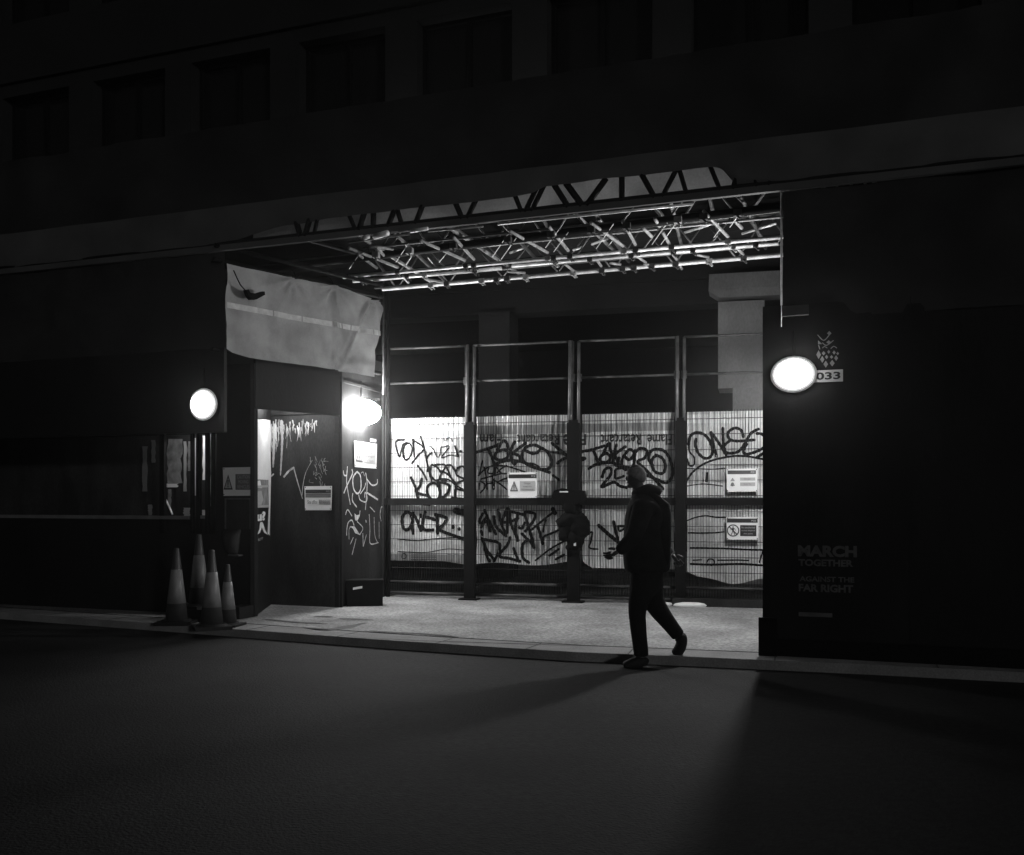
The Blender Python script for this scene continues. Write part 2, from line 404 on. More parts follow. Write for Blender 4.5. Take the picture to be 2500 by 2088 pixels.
# facade above the gantry
FA = Plane((-16, 14.6 + .37 * 16), (18, 14.6 - .37 * 18)); aw = FA.L
mb = MB(); wins = []
zf = 5.9
for fl in range(4):
    zb = zf + fl * 3.4
    mb.pbox(FA, 0, aw, zb, zb + 1.0, -.4, 0)                       # spandrel
    mb.pbox(FA, 0, aw, zb + 3.05, zb + 3.4, -.4, 0.0)
    nb = 17; bw = aw / nb
    for i in range(nb):
        mb.pbox(FA, i * bw, i * bw + .55, zb + 1.0, zb + 3.05, -.4, 0.0)
        wins.append((i * bw + .55, (i + 1) * bw, zb + 1.0, zb + 3.05))
    mb.pbox(FA, 0, aw, zb - .12, zb, -.4, .08)
mb.pbox(FA, 0, aw, zf + 13.6, zf + 14.5, -.4, .1)
mb.pbox(FA, 0, aw, 5.2, zf - .12, -.4, -.02)
build(mb, "facade", M['dconcrete'], bt)
for (a0, a1, z0_, z1_) in wins:
    mb = MB()
    for q in (a0, (a0 + a1) / 2 - .03, a1 - .06): mb.pbox(FA, q, q + .06, z0_, z1_, -.3, -.22)
    mb.pbox(FA, a0, a1, z0_, z0_ + .06, -.3, -.215); mb.pbox(FA, a0, a1, z1_ - .06, z1_, -.3, -.215)
    wd = build(mb, "window", M['black'], bt)
    mb = MB(); mb.pbox(FA, a0, a1, z0_, z1_, -.28, -.27); build(mb, "pane", M['glass'], wd)

# ------------------------------------------------------------------ hoardings
def wavy(pl, a0, a1, z0, z1, o=0.0, amp=0.01, st=0.06, seed=0, fn=None, edge=None, sh=6.0):
    mb = MB(); na = max(2, int((a1 - a0) / st)); nz = max(2, int((z1 - z0) / st))
    for j in range(nz + 1):
        for i in range(na + 1):
            a = a0 + (a1 - a0) * i / na; z = z0 + (z1 - z0) * j / nz
            d = amp * noise.noise(Vector((a * sh * .3, z * sh * .3, seed))) + amp * .4 * noise.noise(Vector((a * sh, z * sh, seed + 5)))
            mb.v.append(pl.P(a, z, o + d + (fn(a, z) if fn else 0)))
    for j in range(nz):
        for i in range(na):
            p = j * (na + 1) + i; mb.face((p, p + 1, p + na + 2, p + na + 1))
    return mb

# right hoarding
ra0 = FRONT.a(1862); ra1 = FRONT.a(3300)
rh = thing("hoarding", FRONT.P(ra0 + 1, PZ), "tall black site hoarding right of the gates carrying faded poster lettering and a diamond emblem", "hoarding")
PERP = Plane(FRONT.P(ra0, 0).xy, (FRONT.P(ra0, 0).xy - FRONT.n * 4.0))
mb = MB(); mb.pbox(FRONT, ra0, ra1, PZ, 3.19, -.08, 0)
for k in range(1, 8): mb.pbox(FRONT, ra0 + k * 1.22 - .003, ra0 + k * 1.22 + .003, PZ, 3.19, 0, .003)
build(mb, "panel", M['board'], rh)
mb = MB(); c = FRONT.P(ra0 + .04, 0, -2.05)
mb.box((c.x, c.y, PZ + 1.55), [Vector((*FRONT.t, 0)) * .04, Vector((*FRONT.n, 0)) * 1.95, (0, 0, 1.55)])
build(mb, "return_wall", M['board'], rh)
mb = MB(); mb.pbox(FRONT, ra0 - .03, ra0 + .13, PZ, 0.42, .001, .06); mb.pbox(FRONT, ra0, ra1, PZ, PZ + .16, .002, .025); build(mb, "skirting", M['black'], rh)
for body, u0, u1, v0, v1, bo in (("MARCH", 1948, 2092, 1360, 1332, .05), ("TOGETHER", 1949, 2083, 1383, 1366, .04), ("AGAINST THE", 1952, 2086, 1421, 1408, .03), ("FAR RIGHT", 1950, 2083, 1446, 1427, .04)):
    mb = MB(); add_text(mb, FRONT, body, FRONT.a(u0), FRONT.a(u1), FRONT.az((u0 + u1) / 2, v0)[1], FRONT.az((u0 + u1) / 2, v1)[1], .006, bo); build(mb, "lettering", M['dim'], rh)
mb = MB(); mb.pbox(FRONT, FRONT.a(1950), FRONT.a(2032), FRONT.az(1990, 1506)[1], FRONT.az(1990, 1496)[1], .003, .005)
build(mb, "printed_bar", M['dim'], rh)
# emblem: lattice of diamonds
st = Strokes(FRONT, base=.006)
def e(x, y): return (1840 + x / 7.31, 720 + y / 7.31)
def dia(x, y, w_, h_): st.poly([e(x - w_, y), e(x, y + h_), e(x + w_, y), e(x, y - h_)])
for q in ((1160, 1070, 42, 80), (1225, 1155, 38, 62), (1287, 1240, 42, 62), (1250, 1045, 34, 40), (1302, 1112, 30, 40), (1402, 1222, 44, 58), (1390, 1112, 30, 34), (1436, 1032, 30, 38), (1472, 1132, 34, 50), (1340, 1020, 26, 36), (1500, 1050, 24, 30), (1350, 690, 40, 40), (1340, 850, 44, 34)): dia(*q)
st.poly([e(1150, 815), e(1150, 885), e(1225, 880)])
for q in ([(1145, 720), (1250, 815), (1350, 720)], [(1230, 860), (1300, 905), (1420, 820)], [(1160, 900), (1180, 970)], [(1230, 950), (1265, 925), (1310, 950)], [(1380, 960), (1430, 920), (1480, 950)]):
    st.stroke([e(x, y) for x, y in q], 2.2)
build(st.mb, "emblem", M['dimem'], rh)
nbd = thing("number_board", FRONT.uv(2010, 935, .02), "pale strip board reading 033 beside the right hand lamp", "sign")
mb = MB(); a0, a1 = FRONT.a(1945), FRONT.a(2058); zt, zb = FRONT.az(2000, 905)[1], FRONT.az(2000, 934)[1]
mb.pbox(FRONT, a0, a1, zb, zt, .002, .012); build(mb, "board", M['signold'], nbd)
mb = MB(); add_text(mb, FRONT, "033", FRONT.a(1992), FRONT.a(2052), zb + .02, zt - .018, .014, .03); build(mb, "lettering", M['signink'], nbd)

# left hoarding, with open posted bay further left
lh = thing("hoarding", LHOARD.P(LHOARD.a(560), PZ), "black site hoarding with grey caution sign left of the poster covered reveal", "hoarding")
la1 = LHOARD.a(622); la0 = LHOARD.a(528); LB = -9.0
zt = 3.1
mb = MB(); mb.pbox(LHOARD, la0, la1, PZ, zt, -.06, 0)
zsill = LHOARD.az(440, 1262)[1]; zhead = LHOARD.az(440, 1062)[1]
mb.pbox(LHOARD, LB, la0 - .001, PZ, zsill, -.06, 0); mb.pbox(LHOARD, LB, la0 - .001, zhead, zt, -.06, 0)
build(mb, "panel", M['board'], lh)
PB = par(10.46 + .55)
mb = MB(); mb.pbox(PB, LB, PB.a(545), zsill - .3, zhead + .4, -.05, 0); build(mb, "back_board", M['boardg'], lh)
mb = MB(); mb.pbox(LHOARD, LB, LHOARD.a(466), zsill - .03, zsill + .012, -.02, .05); mb.pbox(LHOARD, LHOARD.a(486), LHOARD.a(503), zsill - .02, zsill + .02, 0.001, .03); build(mb, "ledge", M['signmid'], lh)
mb = MB()
for u0, u1 in ((396, 407), (471, 476), (485, 493), (507, 514), (521, 527)): mb.pbox(LHOARD, LHOARD.a(u0), LHOARD.a(u1), zsill - .2, zhead + .1, .002, .05)
build(mb, "mullion", M['black'], lh)
# torn posters on the back board
pst = thing("torn_posters", PB.P(PB.a(440), zsill), "strips of torn pale posters behind the black mullions of the left hoarding", "poster")
def rag(pl, u0, u1, v0, v1, seed, o=.006):
    random.seed(seed); pts = []; n_ = 9
    for i in range(n_ + 1):
        v = v0 + (v1 - v0) * i / n_; pts.append((u0 + random.uniform(-1, 1) * (u1 - u0) * .12, v))
    for i in range(n_, -1, -1):
        v = v0 + (v1 - v0) * i / n_; pts.append((u1 + random.uniform(-1, 1) * (u1 - u0) * .12, v))
    return [pl.az(*p) for p in pts]
for k, (u0, u1, v0, v1, mm) in enumerate(((409, 443, 1072, 1180, 'posterg'), (449, 456, 1078, 1200, 'signgrey'), (459, 470, 1078, 1150, 'posterg'), (496, 506, 1064, 1172, 'poster'), (495, 503, 1245, 1268, 'poster'), (515, 521, 1060, 1236, 'signgrey'), (352, 392, 1085, 1150, 'boardg'), (360, 392, 1150, 1230, 'boardg'), (450, 466, 1240, 1266, 'signgrey'), (409, 436, 1181, 1190, 'poster'), (497, 505, 1205, 1244, 'boardg'), (412, 420, 1195, 1240, 'posterg'), (430, 441, 1190, 1250, 'boardg'), (350, 362, 1090, 1200, 'signmid'), (372, 382, 1075, 1130, 'signmid'), (364, 374, 1232, 1258, 'posterg'), (477, 484, 1070, 1210, 'signgrey'))):
    m_ = MB(); m_.poly(PB, rag(PB, u0, u1, v0, v1, k), .004 + .001 * k); build(m_, "poster_strip", M[mm], pst)
m_ = MB(); m_.tube(PB.uv(411, 1205, .1), PB.uv(434, 1256, .1), .012); build(m_, "brace", M['steel'], pst)

# recessed door panel, return wall, reveal
wl = thing("site_wall", (-2.6, 12.9, PZ), "recessed black plywood wall under the tarpaulin with white scrawls and drips on it", "wall")
mb = MB(); mb.pbox(DOOR, -.02, DOOR.L, PZ, 3.3, -.06, 0)
mb.pbox(DOOR, 0, DOOR.L, DOOR.az(740, 1012)[1], 3.3, .001, .03)
build(mb, "panel", M['boardg'], wl)
mb = MB(); mb.pbox(SIDE, .0, SIDE.L, PZ, 3.45, -.06, 0)
build(mb, "return_panel", M['boardg'], wl)
mb = MB()
mb.pbox(SIDE, .0, SIDE.a(938), SIDE.az(880, 946)[1], SIDE.az(880, 946)[1] + .035, .001, .02)
mb.pbox(SIDE, SIDE.a(932), SIDE.a(937), PZ, 3.0, .001, .03); mb.pbox(SIDE, 0.01, .05, PZ, 3.2, .001, .035)
build(mb, "batten", M['boardg'], wl)
mb = MB(); mb.pbox(REVEAL, -.01, REVEAL.L, PZ, 3.1, -.05, 0); build(mb, "reveal_panel", M['board'], wl)
HB = Plane((-3.065, 11.59), (-2.20, 12.60))
mb = MB(); mb.pbox(HB, .01, HB.L - .03, 2.56, 3.3, -.04, 0); build(mb, "header_board", M['board'], wl)
def inner_lamp(c, r_, m, label):
    t_ = thing("bulkhead_lamp", c, label, "lamp", "lit bulkhead lamps"); q = MB(); q.ball(c, r_, r_, r_ * .8, 16, 10); build(q, "diffuser", M[m], t_, smooth=True)
    q = MB(); q.tube(Vector(c) + Vector((0, 0, r_ * .8)), Vector(c) + Vector((0, 0, r_ * .8 + .05)), r_ * 1.05, 16); build(q, "base", M['black'], t_)
inner_lamp((-2.93, 12.35, 2.78), .085, 'lens_mid', "lamp tucked behind the header board above the white posters in the recess")
inner_lamp((cpx_(507, 12.08), 12.08, 2.42), .06, 'lens_mid', "small lamp behind the left hoarding head above the torn poster strips")
F_ = (600, 1000, 5.316)
st = Strokes(DOOR, base=.005)
st.stroke([(694, 1164), (706, 1150), (717.5, 1142)], 5); st.stroke([(717.5, 1142), (728, 1180), (739, 1217)], 3.2, 2.4)
st.stroke([(738, 1210), (741, 1180), (748, 1152), (763, 1124)], 2, 1.2)
st.stroke([(660, 1166), (668, 1158)], 4)
random.seed(3)
for i in range(26):
    u = random.uniform(757, 800); v = random.uniform(1112, 1182)
    st.stroke([(u, v), (u + random.uniform(-5, 5), v + random.uniform(4, 14)), (u + random.uniform(-3, 8), v + random.uniform(2, 16))], .8)
dm = build(st.mb, "graffiti", M['spaint'], wl)
st = Strokes(DOOR, base=.010); random.seed(11)
for i in range(46):      # dripping whitewash under the head of the panel
    u = 664 + (i / 46) ** 1.2 * 112 + random.uniform(-2, 2); v = 1024 + random.uniform(0, 24); L = random.uniform(14, 70) * (1 - .6 * i / 46)
    st.stroke([(u, v), (u + random.uniform(-3, 3), v + L * .5), (u + random.uniform(-2, 2), v + L)], random.uniform(1.5, 4.5), .8)
st.stroke([(688, 1030), (690, 1080), (686, 1160)], 9, 3); st.stroke([(672, 1040), (670, 1090), (668, 1140)], 12, 4)
build(st.mb, "whitewash_drips", M['spaint'], wl)
def E(l, w=3.4): return ([(820 + x / 5.85, 1060 + y / 5.85) for x, y in l], w)
st = Strokes(SIDE, base=.005)
for pts, w_ in (E([(160, 470), (150, 700), (200, 1000)]), E([(100, 530), (115, 590), (150, 590)]), E([(225, 510), (230, 570), (150, 740), (110, 840)], 4.2),
    E([(295, 540), (240, 620), (245, 770), (300, 850), (350, 780), (345, 600), (300, 540)], 4.6), E([(235, 850), (230, 950), (290, 1040)], 4), E([(420, 560), (440, 700), (430, 900), (415, 1075)], 3.6),
    E([(345, 850), (400, 770), (420, 700)], 3), E([(320, 870), (340, 940), (420, 970), (440, 900), (410, 830), (405, 900)], 3.2), E([(440, 650), (510, 730), (580, 710), (585, 650)], 3.8), E([(440, 840), (520, 890), (590, 935)], 4.6),
    E([(130, 1150), (160, 1080), (220, 1170)], 3), E([(145, 1440), (150, 1340), (170, 1260), (220, 1230), (250, 1300)], 3.4), E([(340, 1100), (330, 1170), (300, 1230)], 3), E([(300, 1250), (380, 1340), (340, 1430)], 2.6),
    E([(380, 1420), (385, 1600)], 3), E([(430, 1440), (390, 1590)], 2.4), E([(470, 1150), (480, 1350), (485, 1560), (600, 1550)], 2.6), E([(540, 1190), (550, 1440), (590, 1550)], 2), E([(640, 1240), (625, 1150), (645, 1040), (685, 1070), (685, 1180), (670, 1240)], 2.8),
    E([(610, 1260), (612, 1490)], 2.4), E([(280, 1500), (250, 1620), (225, 1720)], 2.6), E([(200, 1570), (240, 1480)], 2.6), E([(420, 1235), (425, 1255)], 4), E([(480, 1040), (545, 1110)], 2), E([(180, 1500), (180, 1360), (210, 1320)], 2), E([(350, 560), (380, 540), (400, 600)], 1.4)):
    if st.k == 10:
        build(st.mb, "graffiti", M['wpaint'], wl); st = Strokes(SIDE, base=.005); st.k = 11
    st.stroke(pts, w_)
for pg in ([(260, 1130), (290, 1160), (335, 1150), (300, 1240), (270, 1230)], [(190, 1320), (260, 1315), (345, 1445), (270, 1415), (240, 1350)]):
    st.poly([(820 + x / 5.85, 1060 + y / 5.85) for x, y in pg])
build(st.mb, "graffiti", M['wpaint'], wl)
rp = thing("pasted_posters", REVEAL.P(.6, .6, .01), "bright white posters pasted over the narrow reveal beside the recessed wall", "poster")
rv = lambda u, v: REVEAL.az(u, v)
def rpoly(name, m, pts, o): q = MB(); q.poly(REVEAL, [rv(*p) for p in pts], o); return build(q, name, M[m], rp)
rpoly("blank_sheet", 'poster', [(627, 1024), (660, 1026), (661, 1060), (660, 1100), (661, 1150), (656, 1172), (625, 1171), (624, 1100), (625, 1060)], .004)
rpoly("edge_strip", 'poster', [(654, 1172), (661, 1150), (659, 1235), (657, 1308), (652, 1302), (655, 1240)], .006)
rpoly("picture_sheet", 'posterg', [(624, 1172), (654, 1172), (653, 1240), (623, 1239)], .008)
rpoly("white_figure", 'poster', [(626, 1175), (633, 1173), (637, 1192), (625, 1191)], .011)
rpoly("white_figure", 'signgrey', [(626, 1200), (636, 1198), (641, 1220), (636, 1233), (625, 1233)], .011)
rpoly("stripe", 'signgrey', [(625, 1186), (654, 1184), (654, 1190), (625, 1191)], .0125)
rpoly("stripe", 'signgrey', [(624, 1234), (653, 1233), (653, 1239), (624, 1240)], .0125)
rpoly("white_figure", 'poster', [(633, 1275), (638, 1274), (641, 1280), (645, 1294), (652, 1306), (643, 1301), (637, 1288), (633, 1300), (626, 1306), (631, 1292)], .011)
mb = MB(); add_text(mb, REVEAL, "u?", REVEAL.a(623), REVEAL.a(646), rv(634, 1272)[1], rv(634, 1249)[1], .013, .06); build(mb, "lettering", M['poster'], rp)
mb = MB(); add_text(mb, REVEAL, "HOT", REVEAL.a(624), REVEAL.a(640), rv(634, 1320)[1], rv(634, 1313)[1], .013, .02); build(mb, "lettering", M['posterg'], rp)

# hanging sack / board under the caution sign
bdt = thing("notice_frame", LHOARD.uv(585, 1290, .03), "dim grey framed notice hanging below the caution sign on left hoarding", "notice")
mb = MB(); zz = lambda v: LHOARD.az(585, v)[1]
mb.pbox(LHOARD, LHOARD.a(552), LHOARD.a(617), zz(1292), zz(1216), .002, .02); build(mb, "board", M['boardg'], bdt)
mb = MB()
for u0, u1, v0, v1 in ((552, 555, 1292, 1216), (613, 617, 1292, 1216), (555, 613, 1220, 1216)): mb.pbox(LHOARD, LHOARD.a(u0), LHOARD.a(u1), zz(v0), zz(v1), .021, .03)
build(mb, "frame", M['dim'], bdt)
sk = thing("cloth_sack", LHOARD.uv(577, 1350, .08), "drooping grey sack hung low on the left hoarding above the cones", "sack")
mb = MB()
ac = LHOARD.a(577); prof = [(1356, 11, .03), (1352, 12, .04), (1345, 17, .06), (1325, 22, .08), (1305, 25, .07), (1296, 25, .04), (1292, 22, .03)]
rings = []
for v, hw, dp in prof:
    z = zz(v); cc = LHOARD.P(ac - (1356 - v) * .0003, z, .01 + dp); rings.append([(cc + Vector((*LHOARD.t, 0)) * hw * .0049 * math.cos(t) + Vector((*LHOARD.n, 0)) * dp * math.sin(t)) for t in [2 * math.pi * i / 16 for i in range(16)]])
o0 = 0
for r_ in rings: mb.v += r_
for k in range(len(rings) - 1):
    for i in range(16): mb.face((k * 16 + i, k * 16 + (i + 1) % 16, (k + 1) * 16 + (i + 1) % 16, (k + 1) * 16 + i))
build(mb, "body", M['boardg'], sk, smooth=True)
mb = MB(); mb.pbox(LHOARD, LHOARD.a(570), LHOARD.a(596), zz(1357), zz(1353), .02, .11); build(mb, "hem", M['dim'], sk)

# ------------------------------------------------------------------ gates
GA = GATE.a
def gz(u, v): return GATE.az(u, v)[1]
def sheet_disp(seed):
    def f(a, z):
        return (.005 * math.sin(a * 82 + 3 * noise.noise(Vector((a, z * 1.5, seed)))) + .022 * noise.noise(Vector((a * 2.2, z * 1.6, seed)))
                + .009 * noise.noise(Vector((a * 9, z * 4, seed + 3))) + .004 * noise.noise(Vector((a * 26, z * 9, seed + 8))))
    return f
def gate(u0, u1, label, seed, bottom, marks, bands, texts=(), top=2.65):
    a0, a1 = GA(u0), GA(u1); g = thing("mesh_gate", GATE.P((a0 + a1) / 2, PZ), label, "gate", "mesh gates across the site entrance")
    r = .021
    mb = MB(); zt = 3.65
    for a in (a0, a1): mb.tube(GATE.P(a, PZ + .03, .05), GATE.P(a, zt, .05), r)
    for z in (zt, 3.15, PZ + .06, .30): mb.tube(GATE.P(a0, z, .05), GATE.P(a1, z, .05), r * (.8 if z > 3 else 1))
    build(mb, "frame", M['rust' if seed != 1 else 'rust'], g, smooth=True)
    mb = MB()
    mb.pbox(GATE, a0, a1, 1.40, 1.50, .06, .11); build(mb, "cross_rail", M['black'], g)
    mb = MB(); nw = int((a1 - a0) / .036)
    for i in range(1, nw): mb.tube(GATE.P(a0 + (a1 - a0) * i / nw, PZ + .1, .045), GATE.P(a0 + (a1 - a0) * i / nw, top + .02, .045), .0032, 4, cap=False)
    z = .3
    while z < top + .05: mb.tube(GATE.P(a0, z, .051), GATE.P(a1, z, .051), .0042, 4, cap=False); z += .205
    build(mb, "wire_mesh", M['wire'], g)
    for (q, w_, z0) in ((a0, .06, 3.30), (a1, -.06, 3.30)): mb = MB(); mb.box(GATE.P(q, 3.15, .05), [Vector((*GATE.t, 0)) * .035, Vector((*GATE.n, 0)) * .035, (0, 0, .05)]); build(mb, "coupler", M['rust'], g)
    # sheeting behind the wire
    D = sheet_disp(seed); mb = MB(); m0 = a0 + .035; m1 = a1 - .035; na = int((m1 - m0) / .0145); nz = 130
    for j in range(nz + 1):
        for i in range(na + 1):
            a = m0 + (m1 - m0) * i / na; zb = bottom((a - m0) / (m1 - m0)); z = zb + (top - zb) * j / nz
            edge = .012 * noise.noise(Vector((z * 5, seed, i and 1)))
            aa = a + (edge if i in (0, na) else 0)
            mb.v.append(GATE.P(aa, z, D(a, z)))
    for j in range(nz):
        for i in range(na):
            p = j * (na + 1) + i; z = bottom(i / na) + (top - bottom(i / na)) * (j + .5) / nz
            mb.mi = 0
            for (b0, b1, k) in bands:
                if b0 < z < b1: mb.mi = k
            mb.face((p, p + 1, p + na + 2, p + na + 1))
    sh = build(mb, "sheeting", [M['film'], M['filmdark'], M['filmlite']], g, smooth=True)
    st = Strokes(GATE, D, base=.005)
    st.fat = 1.38
    marks(st)
    build(st.mb, "graffiti", M['paint'], sh)
    if texts:
        for (body, ua, ub) in texts: mb = MB(); add_text(mb, GATE, body, GA(ua), GA(ub), gz((ua + ub) / 2, 1087), gz((ua + ub) / 2, 1060), .010, .022, rot=True, disp=D); build(mb, "lettering", M['signink'], sh)
    return g
def marks1(s):
    s.crop(950, 1010, 4.278, [
        [(150, 275), (90, 280), (70, 320), (110, 450), (140, 330), (180, 305)], [(185, 310), (150, 360), (150, 440), (180, 485), (225, 440), (240, 360), (210, 310), (160, 330)],
        [(255, 275), (258, 360), (262, 450)], [(245, 275), (365, 360), (300, 440), (240, 520)], [(330, 235), (370, 360), (390, 480), (420, 620), (440, 690)], [(390, 480), (410, 440), (445, 410)],
        ([(430, 340), (470, 380), (500, 450), (530, 440), (545, 350)], 9), ([(560, 350), (630, 345), (550, 460), (640, 435), (720, 450)], 9), ([(690, 340), (725, 450)], 12),
        ([(570, 260), (590, 285), (630, 250), (665, 290)], 7)], 15)
    s.dot(950 + 750 / 4.278, 1010 + 395 / 4.278, 3.8); s.dot(950 + 795 / 4.278, 1010 + 393 / 4.278, 3.6)
    s.crop(950, 1010, 4.278, [[(300, 545), (350, 610), (390, 690)], [(400, 600), (420, 560), (440, 700)], [(440, 540), (430, 620), (470, 690), (520, 690), (540, 620), (500, 560), (450, 535)],
        [(480, 535), (590, 540), (540, 640), (530, 690), (600, 700)], [(600, 540), (650, 540), (690, 600)], [(550, 600), (620, 640), (700, 740)], [(600, 560), (620, 600), (660, 700)], [(820, 600), (770, 550), (710, 580), (705, 640), (790, 690), (720, 720), (700, 780), (830, 815)],
        ([(540, 680), (620, 690), (700, 750), (830, 820)], 12)], 16)
    s.crop(950, 1010, 4.278, [[(230, 670), (270, 760), (285, 830), (310, 920)], [(340, 680), (320, 760), (290, 800), (300, 830), (400, 860), (430, 890)], [(460, 720), (400, 760), (400, 840), (450, 900), (510, 890), (530, 820), (500, 740), (440, 720)],
        [(510, 720), (580, 725), (630, 760), (600, 840), (530, 900)], [(520, 740), (535, 890)], [(705, 760), (690, 820), (690, 880)], [(655, 880), (740, 890), (830, 900)], ([(690, 1015), (760, 1030), (830, 1040)], 48),
        [(300, 920), (340, 940), (420, 950)]], 22)
    s.crop(950, 1010, 4.278, [[(190, 1025), (140, 1080), (150, 1190), (200, 1210), (245, 1130), (220, 1040), (170, 1030)], [(240, 1160), (255, 1250)], [(250, 1040), (300, 1130), (335, 1220), (355, 1130), (375, 1030)], [(330, 1060), (330, 1180)],
        [(370, 1080), (430, 1090), (480, 1110)], [(350, 1180), (380, 1215), (460, 1215)], [(500, 1060), (505, 1150), (510, 1250)], [(485, 1055), (600, 1090), (570, 1160), (530, 1210), (640, 1260), (780, 1310)]], 25)
    s.dot(950 + 668 / 4.278, 1010 + 1185 / 4.278, 5.2); s.dot(950 + 733 / 4.278, 1010 + 1205 / 4.278, 4.6)
    random.seed(5)
    for j in range(3):
        for i in range(14): x = 235 + i * 19; y = 1475 + j * 24; s.crop(950, 1010, 4.278, [([(x, y), (x + 11, y)], 5)], 5)
    s.crop(950, 1010, 4.278, [([(135, 1500), (150, 1460), (180, 1475), (175, 1510), (140, 1515)], 6)], 5)
    s.crop(950, 1010, 4.278, [([(90, 1310), (300, 1325), (500, 1305), (780, 1290)], 7), ([(90, 1440), (380, 1450), (600, 1415), (780, 1425)], 6)], 5)
def marks2(s):
    B = (1150, 1010, 4.496)
    s.crop(*B, [[(60, 425), (170, 390), (300, 345)], [(190, 390), (240, 500), (265, 600), (250, 700), (250, 825)], [(290, 395), (350, 300), (395, 330), (418, 430)], [(350, 395), (280, 430), (270, 490), (330, 510), (400, 480), (400, 410), (350, 395)],
        [(480, 310), (440, 400), (445, 500), (475, 560)], [(600, 325), (500, 400), (440, 450)], [(450, 440), (520, 460), (560, 530)], [(260, 560), (400, 515), (560, 530), (700, 590), (860, 645)],
        [(590, 400), (680, 440), (740, 420), (760, 370), (680, 345), (590, 385), (560, 480), (620, 560), (760, 610), (860, 600), (885, 520), (840, 420), (740, 360)], ([(650, 545), (710, 560), (770, 610)], 16),
        [(890, 325), (990, 410), (1090, 490)], [(1085, 480), (1010, 500), (950, 545)], ([(860, 420), (1000, 440), (1085, 480)], 20), ([(905, 680), (965, 725)], 20), [(475, 555), (510, 520)]], 25)
    s.crop(*B, [[(130, 520), (110, 600), (90, 680)], [(80, 680), (190, 590), (300, 570), (400, 580), (500, 610), (590, 640)], [(150, 590), (170, 700), (180, 830)], [(200, 600), (190, 650), (240, 660)], [(110, 720), (220, 690), (330, 660)], [(270, 740), (330, 780), (390, 830)], [(300, 750), (360, 720), (430, 700)],
        [(100, 740), (150, 770), (150, 820), (105, 870)], [(95, 760), (90, 830)], [(280, 580), (330, 650), (390, 660)], [(390, 570), (330, 610), (290, 650)], [(180, 770), (250, 760)]], 13)
    s.crop(*B, [[(130, 1100), (90, 1180), (120, 1200), (180, 1120)], [(150, 1060), (200, 1180), (270, 1320)], [(110, 1250), (170, 1180), (210, 1290)], ([(110, 1290), (125, 1330)], 26), [(250, 1130), (270, 1230), (320, 1290), (385, 1345)], [(300, 1060), (330, 1200), (385, 1320), (400, 1200), (400, 1080)],
        [(350, 1160), (380, 1080), (410, 1040), (430, 1160), (450, 1240), (520, 1390)], [(430, 1070), (500, 1090), (580, 1110)], [(340, 1190), (420, 1190), (520, 1150)], [(515, 1110), (490, 1250), (510, 1390)], [(590, 1100), (620, 1200), (660, 1340), (690, 1470)], [(600, 1080), (700, 1100), (690, 1170), (640, 1240), (600, 1290)],
        [(530, 1250), (560, 1260), (590, 1200)], [(560, 1320), (620, 1380)], ([(660, 1280), (790, 1170), (920, 1070)], 18), [(730, 1240), (760, 1330), (785, 1430)], ([(785, 1400), (800, 1350), (870, 1320), (970, 1275)], 18), ([(820, 1170), (800, 1240), (790, 1300)], 14), ([(900, 1050), (920, 1090)], 34)], 24)
    s.crop(*B, [[(120, 1370), (180, 1510), (250, 1600)], [(130, 1380), (300, 1420), (310, 1500), (250, 1620)], [(150, 1470), (170, 1560), (200, 1620)], [(430, 1360), (400, 1440), (310, 1560), (430, 1590), (540, 1620)], [(470, 1480), (500, 1560), (530, 1620)],
        [(690, 1470), (640, 1390), (580, 1420), (560, 1500), (580, 1590), (640, 1635)], ([(710, 1610), (880, 1480), (1080, 1370)], 14), ([(860, 1560), (960, 1490)], 20), ([(930, 1600), (1020, 1550)], 20)], 24)
def marks3(s):
    C_ = (1400, 1000, 4.386)
    s.crop(*C_, [[(95, 450), (200, 430), (330, 390)], [(210, 430), (240, 500), (265, 580)], [(320, 470), (380, 360), (395, 420), (415, 490)], [(345, 465), (290, 510), (300, 560), (370, 560), (400, 510), (360, 470)], [(165, 635), (240, 590), (400, 570), (500, 600), (600, 625)],
        [(460, 380), (440, 470), (430, 560), (470, 600), (490, 520)], [(555, 400), (500, 440), (450, 490), (490, 590)], [(520, 600), (530, 520), (600, 430), (650, 470), (600, 540), (550, 500)], [(660, 440), (655, 530), (640, 620)], [(640, 490), (690, 430), (740, 415), (790, 450), (760, 520), (690, 560), (780, 650), (880, 760), (960, 850)],
        [(900, 490), (850, 520), (840, 600), (880, 670), (960, 680), (985, 600), (950, 520), (880, 490)], [(850, 600), (810, 540), (820, 460), (880, 425), (980, 450), (1050, 580), (1055, 720), (990, 785), (900, 750), (780, 705)], ([(95, 530), (115, 525)], 36)], 24)
    s.crop(*C_, [[(310, 720), (340, 640), (400, 630), (400, 700), (300, 830), (430, 780), (500, 820), (570, 835)], ([(545, 625), (460, 640), (450, 690), (455, 740), (540, 715)], 20), ([(480, 600), (560, 640)], 30),
        ([(270, 1240), (370, 1330), (480, 1420)], 30), [(430, 1200), (450, 1290), (475, 1390)], ([(480, 1250), (490, 1300), (540, 1280), (555, 1250), (480, 1250)], 18), ([(120, 1370), (200, 1310), (190, 1400), (170, 1480), (260, 1495)], 14)], 24)
